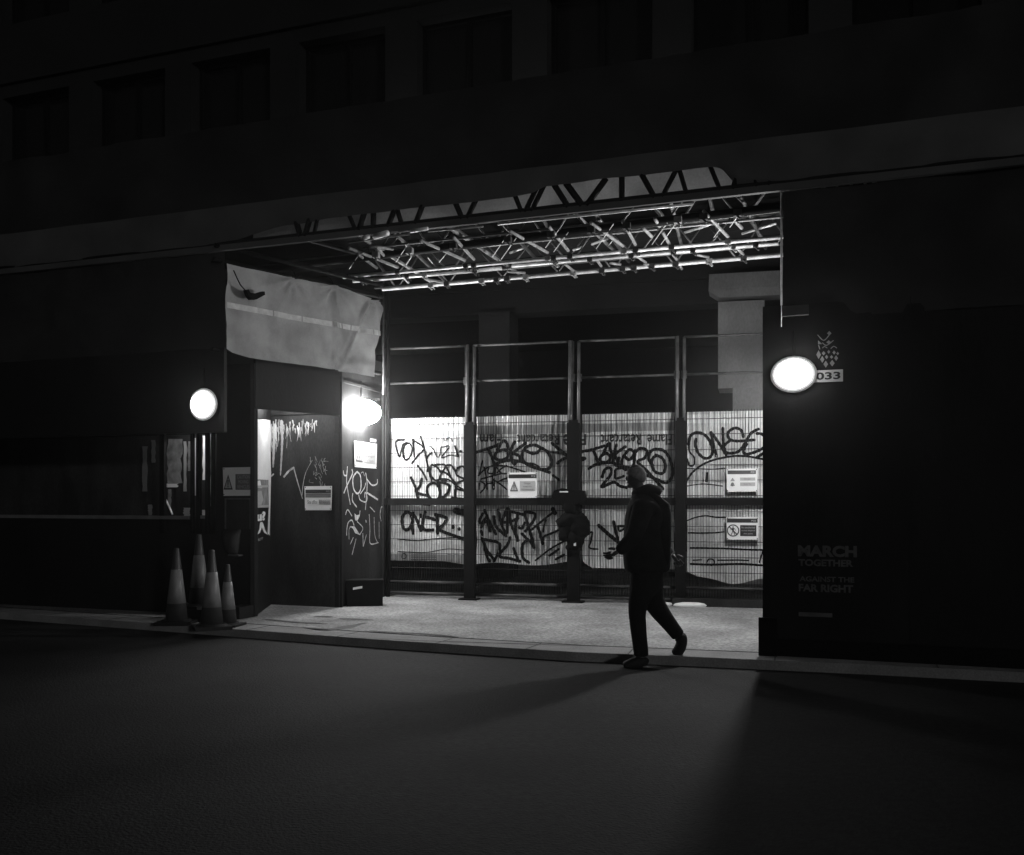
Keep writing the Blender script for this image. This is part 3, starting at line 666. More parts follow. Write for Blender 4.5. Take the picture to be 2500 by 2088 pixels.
def marks4(s):
    D_ = (1660, 980, 3.814)
    s.crop(*D_, [[(80, 400), (100, 320), (170, 290), (250, 330), (300, 430), (290, 510), (230, 530), (170, 480), (145, 410), (150, 350)], ([(80, 400), (90, 470), (130, 520), (130, 590), (90, 600), (70, 540)], 12), [(290, 290), (310, 400), (340, 510)], [(300, 300), (370, 400), (430, 500)], [(400, 250), (405, 400), (430, 500)],
        [(590, 330), (570, 270), (510, 250), (450, 290), (460, 350), (530, 370), (690, 360)], [(460, 370), (410, 420), (440, 480), (540, 470), (600, 400), (660, 300), (730, 260)], [(620, 400), (590, 470), (640, 490), (770, 440), (800, 380), (770, 310), (720, 300)], [(720, 520), (800, 470)],
        ([(40, 780), (120, 660), (250, 570), (430, 520), (600, 510), (800, 545)], 14)], 20)
    s.crop(*D_, [([(60, 625), (200, 630), (320, 632), (420, 625)], 7), ([(60, 790), (220, 770), (400, 790)], 7), ([(70, 1110), (150, 1080), (240, 1065), (330, 1078), (430, 1080)], 9), ([(80, 1225), (300, 1225), (410, 1215)], 9), ([(100, 1365), (400, 1370), (600, 1380), (800, 1385)], 12), ([(100, 1515), (300, 1520), (560, 1515), (800, 1530)], 14),
        ([(250, 1500), (270, 1470), (310, 1475), (320, 1510), (290, 1530)], 9), ([(740, 1500), (770, 1400)], 10), ([(350, 1480), (500, 1478), (640, 1482)], 8), ([(120, 1480), (200, 1476)], 8)], 10)
    s.poly([(1715.5, 1153), (1729, 1153), (1728, 1177.5), (1716, 1177)])
g1 = gate(944, 1141, "leftmost mesh gate beside the bright lamp with tags sprayed over pale sheeting", 1, lambda t: .60 - .18 * max(0, (t - .75)) - .0 * t, marks1, [(2.58, 2.66, 0), (.56, .70, 1), (1.50, 1.70, 2), (2.46, 2.58, 2)])
g2 = gate(1158, 1400, "mesh gate with a warning sign and a long arrow tag sprayed over upside down lettering", 2, lambda t: .57 + .05 * t * t * t + .02 * math.sin(t * 7), marks2, [(2.40, 2.52, 1), (.55, .72, 2), (1.62, 1.70, 2)], [("Flam", 1172, 1226), ("Retardant", 1262, 1366), ("e", 1375, 1393)])
g3 = gate(1415, 1653, "mesh gate directly behind the walking person with number 25 sprayed on it", 3, lambda t: .54 + .10 * (1 - min(1, t * 7)) ** 2, marks3, [(2.40, 2.52, 1), (.50, .72, 2), (1.62, 1.70, 2)], [("F", 1420, 1431), ("Retardant", 1467, 1566), ("Flame", 1580, 1641)])
g4 = gate(1671, 1905, "rightmost mesh gate with two white signs and a small black rectangle on its sheeting", 4, lambda t: .40 + .04 * math.sin(t * 9) + .12 * (1 - min(1, t * 5)) ** 2, marks4, [(2.50, 2.62, 2), (1.52, 1.70, 2), (.4, .62, 0)])
# black posts between the gates
for i, (u0, u1, lab) in enumerate(((1143, 1167, "black post between the first and second mesh gates"), (1391, 1420, "black post behind the wrapped latch between the two middle mesh gates"), (1652, 1676, "black post between the person and the rightmost mesh gate"))):
    mb = MB(); t_ = thing("gate_post", GATE.P(GA((u0 + u1) / 2), PZ), lab, "post", "black posts between the mesh gates")
    a0, a1 = GA(u0), GA(u1); mb.pbox(GATE, a0, a1, PZ, 2.52, .115, .21); mb.pbox(GATE, a0 + .02, a1 - .02, 2.52, 2.56, .125, .20); build(mb, "shaft", M['black'], t_)
    mb = MB(); mb.pbox(GATE, a0 - .06, a1 + .06, PZ, PZ + .02, .08, .28); build(mb, "base_plate", M['black'], t_)
    mb = MB()
    mb.tube(GATE.P(a0 + .02, 2.4, .15), GATE.P(a0 + .02, 3.66, .09), .020); mb.tube(GATE.P(a1 - .02, 2.4, .15), GATE.P(a1 - .02, 3.62, .09), .020)
    build(mb, "scaffold_tube", M['dsteel'], t_, smooth=True)
# wrapped latch on the middle post
lt = thing("gate_latch", GATE.uv(1405, 1300, .25), "bulky black wrapped latch and lock box on the middle post", "latch")
mb = MB(); a0, a1 = GA(1357), GA(1440)
mb.poly(GATE, [(GA(1356), gz(1400, 1222)), (GA(1364), gz(1400, 1198)), (GA(1382), gz(1400, 1193)), (GA(1436), gz(1400, 1199)), (GA(1440), gz(1400, 1226)), (GA(1400), gz(1400, 1234)), (GA(1362), gz(1400, 1232))], .211, .33)
build(mb, "lock_box", M['nylon'], lt)
mb = MB()
for (u_, v_, rx, ry, rz) in ((1405, 1268, .17, .12, .13), (1422, 1282, .14, .12, .17), (1394, 1292, .12, .11, .12), (1412, 1312, .11, .10, .16), (1398, 1238, .10, .09, .10), (1406, 1335, .07, .08, .10)): mb.ball(GATE.uv(u_, v_, .28), rx, ry, rz, 18, 12)
for v_ in mb.v:
    v_ += Vector((noise.noise(v_ * 8), noise.noise(v_ * 8 + Vector((5, 0, 0))), noise.noise(v_ * 8 + Vector((0, 5, 0))))) * .07 + Vector((noise.noise(v_ * 25), 0, noise.noise(v_ * 25 + Vector((3, 3, 0))))) * .03
build(mb, "wrapping", M['nylon'], lt, smooth=True)
mb = MB(); mb.pbox(GATE, GA(1378), GA(1398), gz(1390, 1203), gz(1390, 1200), .331, .334); mb.pbox(GATE, GA(1414), GA(1419), gz(1415, 1330), gz(1415, 1318), .40, .41); build(mb, "catch_plate", M['steel'], lt)
# low ballast and litter at the gate feet
lit = thing("plastic_litter", hp(1, 1, 1) * 0 + Vector((2.05, 12.75, PZ)), "small crumple of white plastic lying at the foot of the right gates", "litter")
mb = MB(); mb.ball((2.02, 12.80, PZ + .02), .10, .06, .03, 12, 6); mb.ball((2.36, 12.72, PZ + .015), .26, .08, .045, 14, 6)
for v_ in mb.v: v_ += Vector((0, 0, .012 * noise.noise(v_ * 25)))
build(mb, "crumpled_sheet", M['litter'], lit, smooth=True)
KB = Plane(GATE.P(GA(1600), 0, .26).xy, GATE.P(GA(1905), 0, .26).xy)
tk = thing("timber_baulk", KB.P(1, PZ), "long dark timber baulk lying along the foot of the rightmost gates", "timber")
mb = MB(); mb.pbox(KB, 0.25, KB.L, PZ, PZ + .10, -.06, .06); build(mb, "beam", M['boardg'], tk)
bb = thing("battery_box", (-2.02, 12.95, PZ), "low black box with a small white label at the foot of the graffitied return wall", "box")
BX = Plane((-2.16, 12.72), (-1.70, 12.80))
mb = MB(); mb.pbox(BX, 0, BX.L, PZ, PZ + .30, -.28, 0); build(mb, "body", M['black'], bb)
mb = MB(); mb.pbox(BX, -.01, BX.L + .01, PZ + .30, PZ + .34, -.29, .012); build(mb, "lid", M['black'], bb)
mb = MB(); mb.poly(BX, [(.08, PZ + .215), (.20, PZ + .235), (.20, PZ + .265), (.08, PZ + .245)], .003, .005); build(mb, "label", M['sign'], bb)

# ------------------------------------------------------------------ signs
def sign_thing(pl, u0, u1, v0, v1, label, board='sign', o=.12, bow=0.0):
    um = (u0 + u1) / 2; t_ = thing("safety_sign", pl.uv(um, v1, o), label, "sign")
    a0, a1 = pl.a(u0), pl.a(u1); z1, z0 = pl.az(um, v0)[1], pl.az(um, v1)[1]
    mb = MB()
    sk_ = .02 * (a1 - a0)
    mb.poly(pl, [(a0 + sk_, z0), (a1 - sk_, z0 + .002), (a1, z1), (a0, z1 - .003)], o, o + .006)
    bd = build(mb, "board", M[board], t_)
    for_ = []
    def X(f): return a0 + (a1 - a0) * f
    def Z(f): return z1 + (z0 - z1) * f
    mb = MB()
    for fx in (.04, .96): 
        for fy in (.05, .95): mb.pbox(pl, X(fx) - .006, X(fx) + .006, Z(fy) - .006, Z(fy) + .006, o + .0065, o + .011)
    build(mb, "fixing", M['rust'], t_)
    return t_, X, Z, pl, o + .008
def rect(sg, name, m, f0, f1, g0, g1, d=0.0):
    t_, X, Z, pl, o = sg; mb = MB(); mb.pbox(pl, X(f0), X(f1), Z(g1), Z(g0), o + d, o + d + .0015); return build(mb, name, M[m], t_)
def words(sg, m, rows, bold=.0):
    t_, X, Z, pl, o = sg
    for body, f0, f1, g0, g1 in rows: mb = MB(); add_text(mb, pl, body, X(f0), X(f1), Z(g1), Z(g0), o + .004, bold); build(mb, "lettering", M[m], t_)
def triangle(sg, fx0, fx1, g0, g1, fill='signgrey', bolt=False):
    t_, X, Z, pl, o = sg; xm = (X(fx0) + X(fx1)) / 2
    mb = MB(); mb.poly(pl, [(X(fx0), Z(g1)), (X(fx1), Z(g1)), (xm, Z(g0))], o, o + .0015); tr = build(mb, "warning_triangle", M['signink'], t_)
    cx, cz = xm, Z(g1) + (Z(g0) - Z(g1)) / 3; q = [(X(fx0), Z(g1)), (X(fx1), Z(g1)), (xm, Z(g0))]; q = [(cx + (a - cx) * .72, cz + (z - cz) * .72) for a, z in q]
    mb = MB(); mb.poly(pl, q, o + .002, o + .003); build(mb, "field", M[fill], tr)
    mb = MB(); h = Z(g0) - Z(g1); w_ = h * .05
    if bolt: mb.poly(pl, [(cx + w_, cz + h * .28), (cx - w_ * 2, cz - h * .02), (cx - w_ * .2, cz), (cx - w_ * 1.4, cz - h * .22), (cx + w_ * 2.2, cz + h * .06), (cx + w_ * .4, cz + h * .04)], o + .0035, o + .0045)
    else:
        mb.poly(pl, [(cx - w_, cz + h * .3), (cx + w_, cz + h * .3), (cx + w_ * .5, cz - h * .06), (cx - w_ * .5, cz - h * .06)], o + .0035, o + .0045)
        mb.poly(pl, [(cx - w_ * .8, cz - h * .18), (cx + w_ * .8, cz - h * .18), (cx + w_ * .8, cz - h * .11), (cx - w_ * .8, cz - h * .11)], o + .0035, o + .0045)
    build(mb, "pictogram", M['signink'], tr)
sg = sign_thing(LHOARD, 546, 621, 1141, 1211, "grey weathered caution sign with a triangle on the left black hoarding", 'sign', .01)
triangle(sg, .03, .33, .25, .78); rect(sg, "text_panel", 'signmid', .42, .92, .24, .79)
words(sg, 'signgrey', [("CAUTION", .48, .88, .28, .40), ("MOVING", .52, .84, .45, .57), ("VEHICLES", .48, .88, .62, .74)])
sg = sign_thing(SIDE, 862, 917.5, 1080, 1142.5, "white electrical warning sign mounted under the lamp on the return wall", 'sign', .012)
triangle(sg, .05, .36, .30, .78, bolt=True); rect(sg, "text_panel", 'signgrey', .42, .92, .26, .80)
words(sg, 'signmid', [("415", .58, .76, .31, .42), ("Danger", .45, .89, .48, .60), ("of death", .52, .82, .66, .76)])
lb = sign_thing(SIDE, 902, 916, 1072, 1079.5, "tiny white label fixed just above the electrical warning sign", 'sign', .012)
words(lb, 'signmid', [("B12", .25, .8, .3, .75)])
sg = sign_thing(DOOR, 747.5, 814, 1187, 1246, "white sign with dark heading bands fixed on the recessed black wall", 'sign', .035)
rect(sg, "header_band", 'signink', .04, .97, .15, .30); rect(sg, "header_band", 'signmid', .04, .97, .31, .47)
words(sg, 'signgrey', [("PCE", .80, .93, .19, .26)]); words(sg, 'signmid', [("Site office", .12, .48, .58, .74), ("All visitors", .54, .93, .58, .74)], .0)
rect(sg, "text_panel", 'signgrey', .53, .96, .56, .77, -.0005)
sg = sign_thing(GATE, 1245, 1317, 1154, 1216, "white warning sign with a triangle under the tags on second mesh gate")
rect(sg, "header_band", 'signink', .03, .97, .08, .23); triangle(sg, .08, .35, .34, .74); rect(sg, "text_panel", 'signgrey', .41, .92, .34, .73)
words(sg, 'signmid', [("Danger", .55, .78, .39, .48), ("Keep out", .52, .81, .52, .60), ("Site entrance", .47, .86, .63, .70)]); words(sg, 'signgrey', [("PCE", .80, .93, .12, .19)], .02)
sg = sign_thing(GATE, 1774, 1850, 1145, 1201, "upper white sign with small symbols on the rightmost mesh gate")
rect(sg, "header_band", 'signink', .04, .94, .08, .24); triangle(sg, .13, .27, .40, .54); rect(sg, "text_panel", 'signgrey', .44, .92, .39, .52); rect(sg, "text_panel", 'signgrey', .44, .92, .60, .76)
words(sg, 'signmid', [("Danger", .57, .78, .41, .50), ("Keep Out", .56, .80, .63, .72)]); words(sg, 'signgrey', [("PCE", .78, .90, .12, .20)], .03)
t_, X, Z, pl, o = sg; mb = MB(); mb.ball(pl.P(X(.2), Z(.68), o), .022, .006, .026, 12, 6); mb.pbox(pl, X(.2) - .028, X(.2) + .028, Z(.74), Z(.70), o, o + .004); build(mb, "helmet_symbol", M['signmid'], t_)
sg = sign_thing(GATE, 1774, 1852, 1262, 1317, "lower white sign with a no pedestrians symbol on the rightmost mesh gate")
rect(sg, "header_band", 'signink', .02, .97, .07, .25); rect(sg, "text_panel", 'signink', .43, .93, .36, .84)
words(sg, 'signgrey', [("No unauthorised", .47, .89, .42, .50), ("access beyond", .47, .89, .56, .64), ("this point", .54, .82, .70, .78)]); words(sg, 'signgrey', [("PCE", .78, .92, .13, .20)], .03)
t_, X, Z, pl, o = sg; cx, cz = X(.21), Z(.60); mb = MB(); rr = .080
for i in range(28):
    t0, t1 = 2 * math.pi * i / 28, 2 * math.pi * (i + 1) / 28
    mb.poly(pl, [(cx + rr * math.cos(t0), cz + rr * math.sin(t0)), (cx + rr * math.cos(t1), cz + rr * math.sin(t1)), (cx + rr * .82 * math.cos(t1), cz + rr * .82 * math.sin(t1)), (cx + rr * .82 * math.cos(t0), cz + rr * .82 * math.sin(t0))], o + .001)
q = rr * .6; mb.poly(pl, [(cx - q - .005, cz + q - .005), (cx - q + .005, cz + q + .005), (cx + q + .005, cz - q + .005), (cx + q - .005, cz - q - .005)], o + .002)
build(mb, "prohibition_ring", M['signink'], t_)
mb = MB(); st = MB()
mb.poly(pl, [(cx - .008, cz + .055), (cx + .008, cz + .055), (cx + .008, cz + .037), (cx - .008, cz + .037)], o + .003)
mb.poly(pl, [(cx - .014, cz + .033), (cx + .014, cz + .033), (cx + .010, cz - .012), (cx - .010, cz - .012)], o + .0034)
mb.poly(pl, [(cx - .010, cz - .012), (cx + .0, cz - .012), (cx - .018, cz - .058), (cx - .028, cz - .055)], o + .0038)
mb.poly(pl, [(cx + .0, cz - .012), (cx + .010, cz - .012), (cx + .028, cz - .055), (cx + .018, cz - .058)], o + .0038)
mb.poly(pl, [(cx + .010, cz + .030), (cx + .014, cz + .033), (cx + .036, cz + .004), (cx + .031, cz + .0)], o + .0042)
mb.poly(pl, [(cx - .010, cz + .030), (cx - .014, cz + .033), (cx - .036, cz + .008), (cx - .031, cz + .004)], o + .0042)
build(mb, "walking_symbol", M['signink'], t_)

# ------------------------------------------------------------------ bulkhead lamps
def lamp(pl, u, v, w_, h_, label, m='lens', dep_=0.085, rims=True):
    c = pl.uv(u, v, 0); t_ = thing("bulkhead_lamp", c, label, "lamp", "lit bulkhead lamps")
    T = Vector((*pl.t, 0)); N = Vector((*pl.n, 0)); Zv = Vector((0, 0, 1))
    def dome(rx, rz, d0, dep, nu=24, nv=7):
        q = MB(); rg = []
        for k in range(nv + 1):
            th = math.pi / 2 * k / nv; rr = math.cos(th); dd = d0 + dep * math.sin(th)
            rg.append([c + T * rx * max(rr, .02) * math.cos(t) + Zv * rz * max(rr, .02) * math.sin(t) + N * dd for t in [2 * math.pi * i / nu for i in range(nu)]])
        for r_ in rg: q.v += r_
        for k in range(nv):
            for i in range(nu): q.face((k * nu + i, k * nu + (i + 1) % nu, (k + 1) * nu + (i + 1) % nu, (k + 1) * nu + i))
        q.face([nv * nu + i for i in range(nu)]); q.face([i for i in range(nu)][::-1]); return q
    build(dome(w_ / 2 * .97, h_ / 2 * .97, .032, dep_), "diffuser", M[m], t_, smooth=True)
    if rims: build(dome(w_ / 2 * 1.10, h_ / 2 * 1.10, .030, .035, nv=4), "glass_rim", M['rim1'], t_, smooth=True)  # glowing ring paints a soft halo round the diffuser
    if rims: build(dome(w_ / 2 * 1.20, h_ / 2 * 1.20, .024, .020, nv=4), "glass_rim", M['rim2'], t_, smooth=True)  # fainter outer ring of the painted halo
    build(dome(w_ / 2 * (.96 if rims else 1.0), h_ / 2 * (.96 if rims else 1.02), .001, .03, nv=3), "base", M['black'], t_)
    q = MB(); q.tube(c + N * .012 + Zv * h_ / 2, c + N * .012 + Zv * (h_ / 2 + .25), .010); build(q, "conduit", M['black'], t_)
    return t_
L1 = Plane(FRONT.P(FRONT.a(345), 0).xy, FRONT.P(FRONT.a(548), 0).xy)
lamp(FRONT, 500, 988, .31, .30, "round lit lamp at far left above the black mullions", 'lens_low')
lamp(SIDE, 880, 1007, .62, .36, "large blazing lamp on the return wall under the tarpaulin", 'lens_big', .24, False)
lamp(FRONT, 1938, 915, .33, .27, "oval lit lamp on the right hoarding beside the number board")
RET = Plane(FRONT.P(ra0, 0, -3.9).xy, FRONT.P(ra0, 0, -.1).xy)   # inner face of the right return, facing the opening
rl = thing("bulkhead_lamp", RET.P(2.0, 2.6, .0), "lit lamp on the hidden inner side of the right hoarding facing the gates", "lamp", "lit bulkhead lamps")
q = MB(); c = RET.P(2.0, 2.6, .06); q.ball(c, .07, .15, .13, 16, 10); build(q, "diffuser", M['lens_return'], rl, smooth=True)
# board carrying the far-left lamp
fb = thing("lamp_board", FRONT.uv(450, 1040, -.03), "dark board under the gantry deck carrying the far left lamp", "board")
mb = MB(); mb.pbox(FRONT, FRONT.a(-700), FRONT.a(547), FRONT.az(450, 1058)[1], 3.14, -.05, 0); build(mb, "panel", M['board'], fb)

# ------------------------------------------------------------------ gantry
gt = thing("scaffold_gantry", (0, 11, 4.2), "scaffold gantry of tubes and lattice girders spanning over the site entrance", "scaffold")
fl, fr = FRONT.a(-700), FRONT.a(3300); mid0 = FRONT.a(548); mid1 = FRONT.a(1912)
# sheeted faces either side of the opening, parapet above
mb = wavy(FRONT, fl, mid0, 3.14, 4.19, .0, .05, .1, 3); build(mb, "side_sheet", M['dsheet'], gt, smooth=True)
mb = wavy(FRONT, mid1, fr, 3.06, 4.19, .0, .05, .1, 8); build(mb, "side_sheet", M['dsheet'], gt, smooth=True)
mb = wavy(FRONT, fl, fr, 4.63, 5.55, .03, .05, .12, 5); build(mb, "parapet_sheet", M['dsheet'], gt, smooth=True)
zb_ = [(-700, 4.25), (560, 4.27), (620, 4.33), (700, 4.385), (790, 4.40), (1000, 4.415), (1150, 4.40), (1305, 4.42), (1335, 4.47), (1500, 4.475), (1700, 4.47), (1745, 4.462), (1765, 4.44), (1800, 4.28), (3300, 4.25)]  # lower edge dips at both ends to draw the light fading out
def lerp_(P_, x):
    for k in range(len(P_) - 1):
        if P_[k][0] <= x <= P_[k + 1][0]: return P_[k][1] + (P_[k + 1][1] - P_[k][1]) * (x - P_[k][0]) / (P_[k + 1][0] - P_[k][0])
    return P_[-1][1]
mb = MB(); us = [-700 + 10 * i for i in range(401)]
for u in us:
    a = FRONT.a(u); z0_ = lerp_(zb_, u) + .012 * noise.noise(Vector((a * 3, 1, 1)))
    for q in range(5):
        z = z0_ + (4.66 - z0_) * q / 4; mb.v.append(FRONT.P(a, z, .075 + .03 * noise.noise(Vector((a * 1.7, z * 5, 3))) - (.02 if q == 0 else 0)))
for i in range(400):
    for q in range(4): mb.face((i * 5 + q, (i + 1) * 5 + q, (i + 1) * 5 + q + 1, i * 5 + q + 1))
build(mb, "upper_sheet_fold", M['gsheet'], gt, smooth=True)
mb = MB(); mb.pbox(FRONT, fl, fr, 4.195, 4.262, .0, .05); build(mb, "fascia_board", M['gsheet'], gt)
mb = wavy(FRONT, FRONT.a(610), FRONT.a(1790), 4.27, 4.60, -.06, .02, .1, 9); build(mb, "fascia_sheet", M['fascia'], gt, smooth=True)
mb = wavy(FRONT, fl, FRONT.a(610), 4.27, 4.60, -.06, .02, .1, 9); build(mb, "fascia_sheet", M['dsheet'], gt, smooth=True)  # darker end sheet paints the light falling off along the fascia
mb = wavy(FRONT, FRONT.a(1790), fr, 4.27, 4.60, -.06, .02, .1, 9); build(mb, "fascia_sheet", M['dsheet'], gt, smooth=True)  # same painted fall-off at the right end
# front girder lacing, from the photo's silhouettes: (u_bottom, u_top)
lac = [(738, 722), (748, 764), (770, 782), (872, 850), (880, 897), (915, 915), (950, 972), (985, 968), (1017, 1040), (1132, 1108), (1143, 1172), (1276, 1254), (1284, 1314), (1300, 1330), (1390, 1355), (1424, 1384), (1434, 1482), (1520, 1520), (1600, 1568), (1618, 1652), (1678, 1660), (1760, 1735), (1790, 1812), (1850, 1828), (1876, 1905)]
random.seed(2)
for (ub, ut) in lac:
    q = MB(); q.tube(FRONT.P(FRONT.a(ub), 4.255, .03), FRONT.P(FRONT.a(ut), 4.49, .03), .022 + .010 * random.random(), 8); build(q, "lacing", M['black'], gt, smooth=True)
q = MB(); q.tube(FRONT.P(fl, 4.272, .035), FRONT.P(fr, 4.272, .035), .022); build(q, "chord_tube", M['black'], gt, smooth=True)
q = MB(); q.tube(FRONT.P(FRONT.a(1214), 4.182, -.02), FRONT.P(FRONT.a(1690), 4.178, -.02), .014); build(q, "chord_tube", M['steel'], gt, smooth=True)
# soffit of boards
mb = MB(); q0 = par(9.62); q1 = par(13.3)
A = [q0.P(q0.a(-600), 5.02), q0.P(q0.a(3200), 5.02), q1.P(q1.a(3200), 5.02), q1.P(q1.a(-400), 5.02)]
mb.add(A + [p + Vector((0, 0, .06)) for p in A], [(3, 2, 1, 0), (4, 5, 6, 7), (0, 1, 5, 4), (1, 2, 6, 5), (2, 3, 7, 6), (3, 0, 4, 7)])
build(mb, "deck_boards", M['void'], gt)
def T3(z, u0, v0, u1, v1, r, m, name="brace_tube", n=10):
    q = MB(); q.tube(hp(u0, v0, z), hp(u1, v1, z), r, n); return build(q, name, M[m], gt, smooth=True)
for (u0, v0, u1, v1) in ((838, 677, 1912, 579), (862, 687, 1224, 655.5), (1250, 650, 1900, 594), (934, 707, 1912, 623)): T3(4.30, u0, v0, u1, v1, .022, 'steel', "chord_tube", 14)
for (z, u0, v0, u1, v1, r) in ((4.75, 700, 640, 1912, 520, .024), (4.75, 1100, 600, 1912, 530, .02)):
    T3(z, u0, v0, u1, v1, r, 'rust', "chord_tube")
T3(4.36, 560, 668, 1912, 505, .045, 'black', "chord_tube")  # black stands in for the unlit face of this chord
T3(4.33, 800, 645, 1912, 515, .009, 'steel', "chord_tube")  # thin pale tube drawn as the lit edge of the dark chord
for b, rr_ in (((914, 578, 946, 569), .030), ((890, 581, 899, 578), .024), ((1002, 565, 1044, 558), .018)): T3(4.17, *b, rr_, 'steel')
for b in ((852, 592, 1000, 572), (1045, 565, 1180, 553)): T3(4.17, *b, .010, 'dsteel')
braces = [(852, 606, 971, 653), (875, 622, 920, 655), (902, 600, 960, 608), (920, 605, 940, 627), (1027, 587, 1135, 636), (1107, 579, 1157, 633), (1245, 564, 1337, 617), (1340, 553, 1387, 612), (1443, 544, 1521, 601), (1520, 540, 1551, 597), (1570, 556, 1591, 578), (1718, 516, 1777, 578), (1794, 539, 1811, 557), (1599, 534, 1610, 553), (1618, 567, 1634, 596)]
for b in braces: T3(4.345, *b, .018, 'msteel')
for b in ((985, 677, 997, 690), (1038, 681, 1085, 690), (1380, 646, 1400, 661), (1456, 634, 1468, 650), (1553, 625, 1577, 641), (1640, 618, 1652, 634), (1658, 645, 1665, 657), (1797, 604, 1815, 621), (1240, 663, 1282, 667), (1700, 622, 1730, 628), (1490, 642, 1515, 646), (1572, 645, 1600, 648)): T3(4.32, *b, .016, 'msteel')
for b in ((997, 595, 967, 640), (1008, 622, 992, 647), (873, 627, 852, 658), (1240, 572, 1203, 627), (1260, 582, 1224, 633), (1372, 550, 1332, 605), (1387, 568, 1352, 615), (1498, 547, 1456, 607), (1496, 587, 1486, 600), (1629, 544, 1592, 597), (1646, 551, 1614, 597), (1800, 530, 1782, 555), (1757, 561, 1743, 580), (1044, 629, 1056, 643), (1090, 619, 1072, 641)): T3(4.33, *b, .005, 'steel', "tie_rod", 6)
for b in ((1245, 618, 1283, 604), (1400, 611, 1421, 604), (1445, 597, 1490, 580), (1540, 564, 1562, 558), (1670, 569, 1740, 546), (1812, 571, 1894, 546), (1325, 588, 1350, 578)): T3(4.62, *b, .015, 'steel')
random.seed(31)
GX0, GX1 = -1.9, 3.3
for gi, (cc, za, zb2, stp, mm) in enumerate(((10.75, 4.42, 4.86, .42, 'dsteel'), (11.30, 4.45, 4.88, .36, 'msteel'), (12.05, 4.34, 4.78, .40, 'dsteel'), (12.75, 4.40, 4.84, .38, 'dsteel'))):
    pl = par(cc); q = MB(); a0 = pl.a(0) * 0; A0 = (GX0 - pl.p.x) / pl.t.x; A1 = (GX1 + cc * .05 - pl.p.x) / pl.t.x
    q.tube(pl.P(A0, za), pl.P(A1, za), .014, 8); q.tube(pl.P(A0, zb2), pl.P(A1, zb2), .018, 8)
    a = A0; k = 0
    while a + stp < A1:
        q.tube(pl.P(a, za if k % 2 else zb2), pl.P(a + stp * random.uniform(.75, 1.0), zb2 if k % 2 else za), .011, 6); a += stp; k += 1
    build(q, "lattice_girder", M[mm], gt, smooth=True)
for i in range(15):      # transverse tubes tying the girders together
    a = .15 + i * .37 + random.uniform(-.08, .08); z = random.choice((4.47, 4.56, 4.68, 4.78)); sk_ = random.uniform(-.12, .3)
    p0 = par(10.45); p1 = par(12.95); x = GX0 + a
    P0 = p0.P((x - p0.p.x) / p0.t.x, z); P1 = p1.P((x + sk_ + .55 - p1.p.x) / p1.t.x, z + random.uniform(-.12, .08))
    q = MB(); q.tube(P0, P1, .021, 10); build(q, "transom", M['msteel' if i % 3 == 0 else 'dsteel'], gt, smooth=True)
# couplers
random.seed(9)
def coupler(u, v, z=4.3, s_=.026):
    q = MB(); c = hp(u, v, z); q.box(c, [(s_ * 1.1, -.37 * s_, 0), (.25 * s_, s_, 0), (0, 0, s_ * .95)]); q.tube(c + Vector((-.01, -.03, -.03)), c + Vector((.02, -.05, -.07)), .011, 6); q.tube(c + Vector((.02, .03, -.02)), c + Vector((.05, .03, -.05)), .009, 6)
    build(q, "coupler", M['rust' if random.random() < .6 else 'msteel'], gt)
def on(u0, v0, u1, v1, u): return v0 + (v1 - v0) * (u - u0) / (u1 - u0)
for u in (971, 1137, 1157, 1337, 1352, 1392, 1524, 1552, 1640, 1777): coupler(u, on(838, 677, 1912, 579, u))
for u in (885, 994, 1037, 1160): coupler(u, on(862, 687, 1224, 655.5, u))
for u in (1356, 1440, 1541, 1645, 1692, 1790, 1845): coupler(u, on(1250, 650, 1900, 594, u))
for u in (1052, 1091, 1176, 1212, 1238, 1283, 1400, 1470, 1520, 1548, 1592, 1650, 1732, 1816): coupler(u, on(934, 707, 1912, 623, u), 4.3, .03)
for u in (918, 1000, 1107, 1240, 1345, 1443, 1530, 1655, 1718, 1800): coupler(u, on(640, 655, 1912, 508, u), 4.3, .034)
# standards
def stand(u, d, z0, z1, m, r=.0245, name="standard"):
    q = MB(); x = cpx(u, d); q.tube((x, d, z0), (x, d, z1), r); build(q, name, M[m], gt, smooth=True)
stand(936, 13.2, 2.9, 4.5, 'rust', .012); stand(947, 14.0, PZ, 4.6, 'black', .03)
stand(1908, 8.63, 3.0, 4.55, 'steel', .010); stand(1914, 12.3, PZ, 4.9, 'black')
# side ledgers over the tarpaulin
for (z, o_) in ((4.10, -.05), (4.25, -.03), (3.12, -.08), (4.6, -.1)):
    q = MB(); q.tube(TARP.P(-.1, z, o_), TARP.P(TARP.L + .1, z, o_), .024); build(q, "ledger", M['black'], gt, smooth=True)
# closing board above right hoarding, brace plate
mb = MB(); q = MB()
mb.poly(FRONT, [(FRONT.a(1872), FRONT.az(1872, 744)[1]), (FRONT.a(1911), FRONT.az(1911, 748)[1]), (FRONT.a(1911), FRONT.az(1911, 781)[1]), (FRONT.a(1905), FRONT.az(1905, 778)[1])], -.12, -.10); build(mb, "brace_plate", M['gsheet'], gt)
mb = MB(); mb.pbox(FRONT, mid1, FRONT.a(1976), FRONT.az(1940, 776)[1], FRONT.az(1940, 752)[1], .08, .12); build(mb, "edge_board", M['gsheet'], gt)

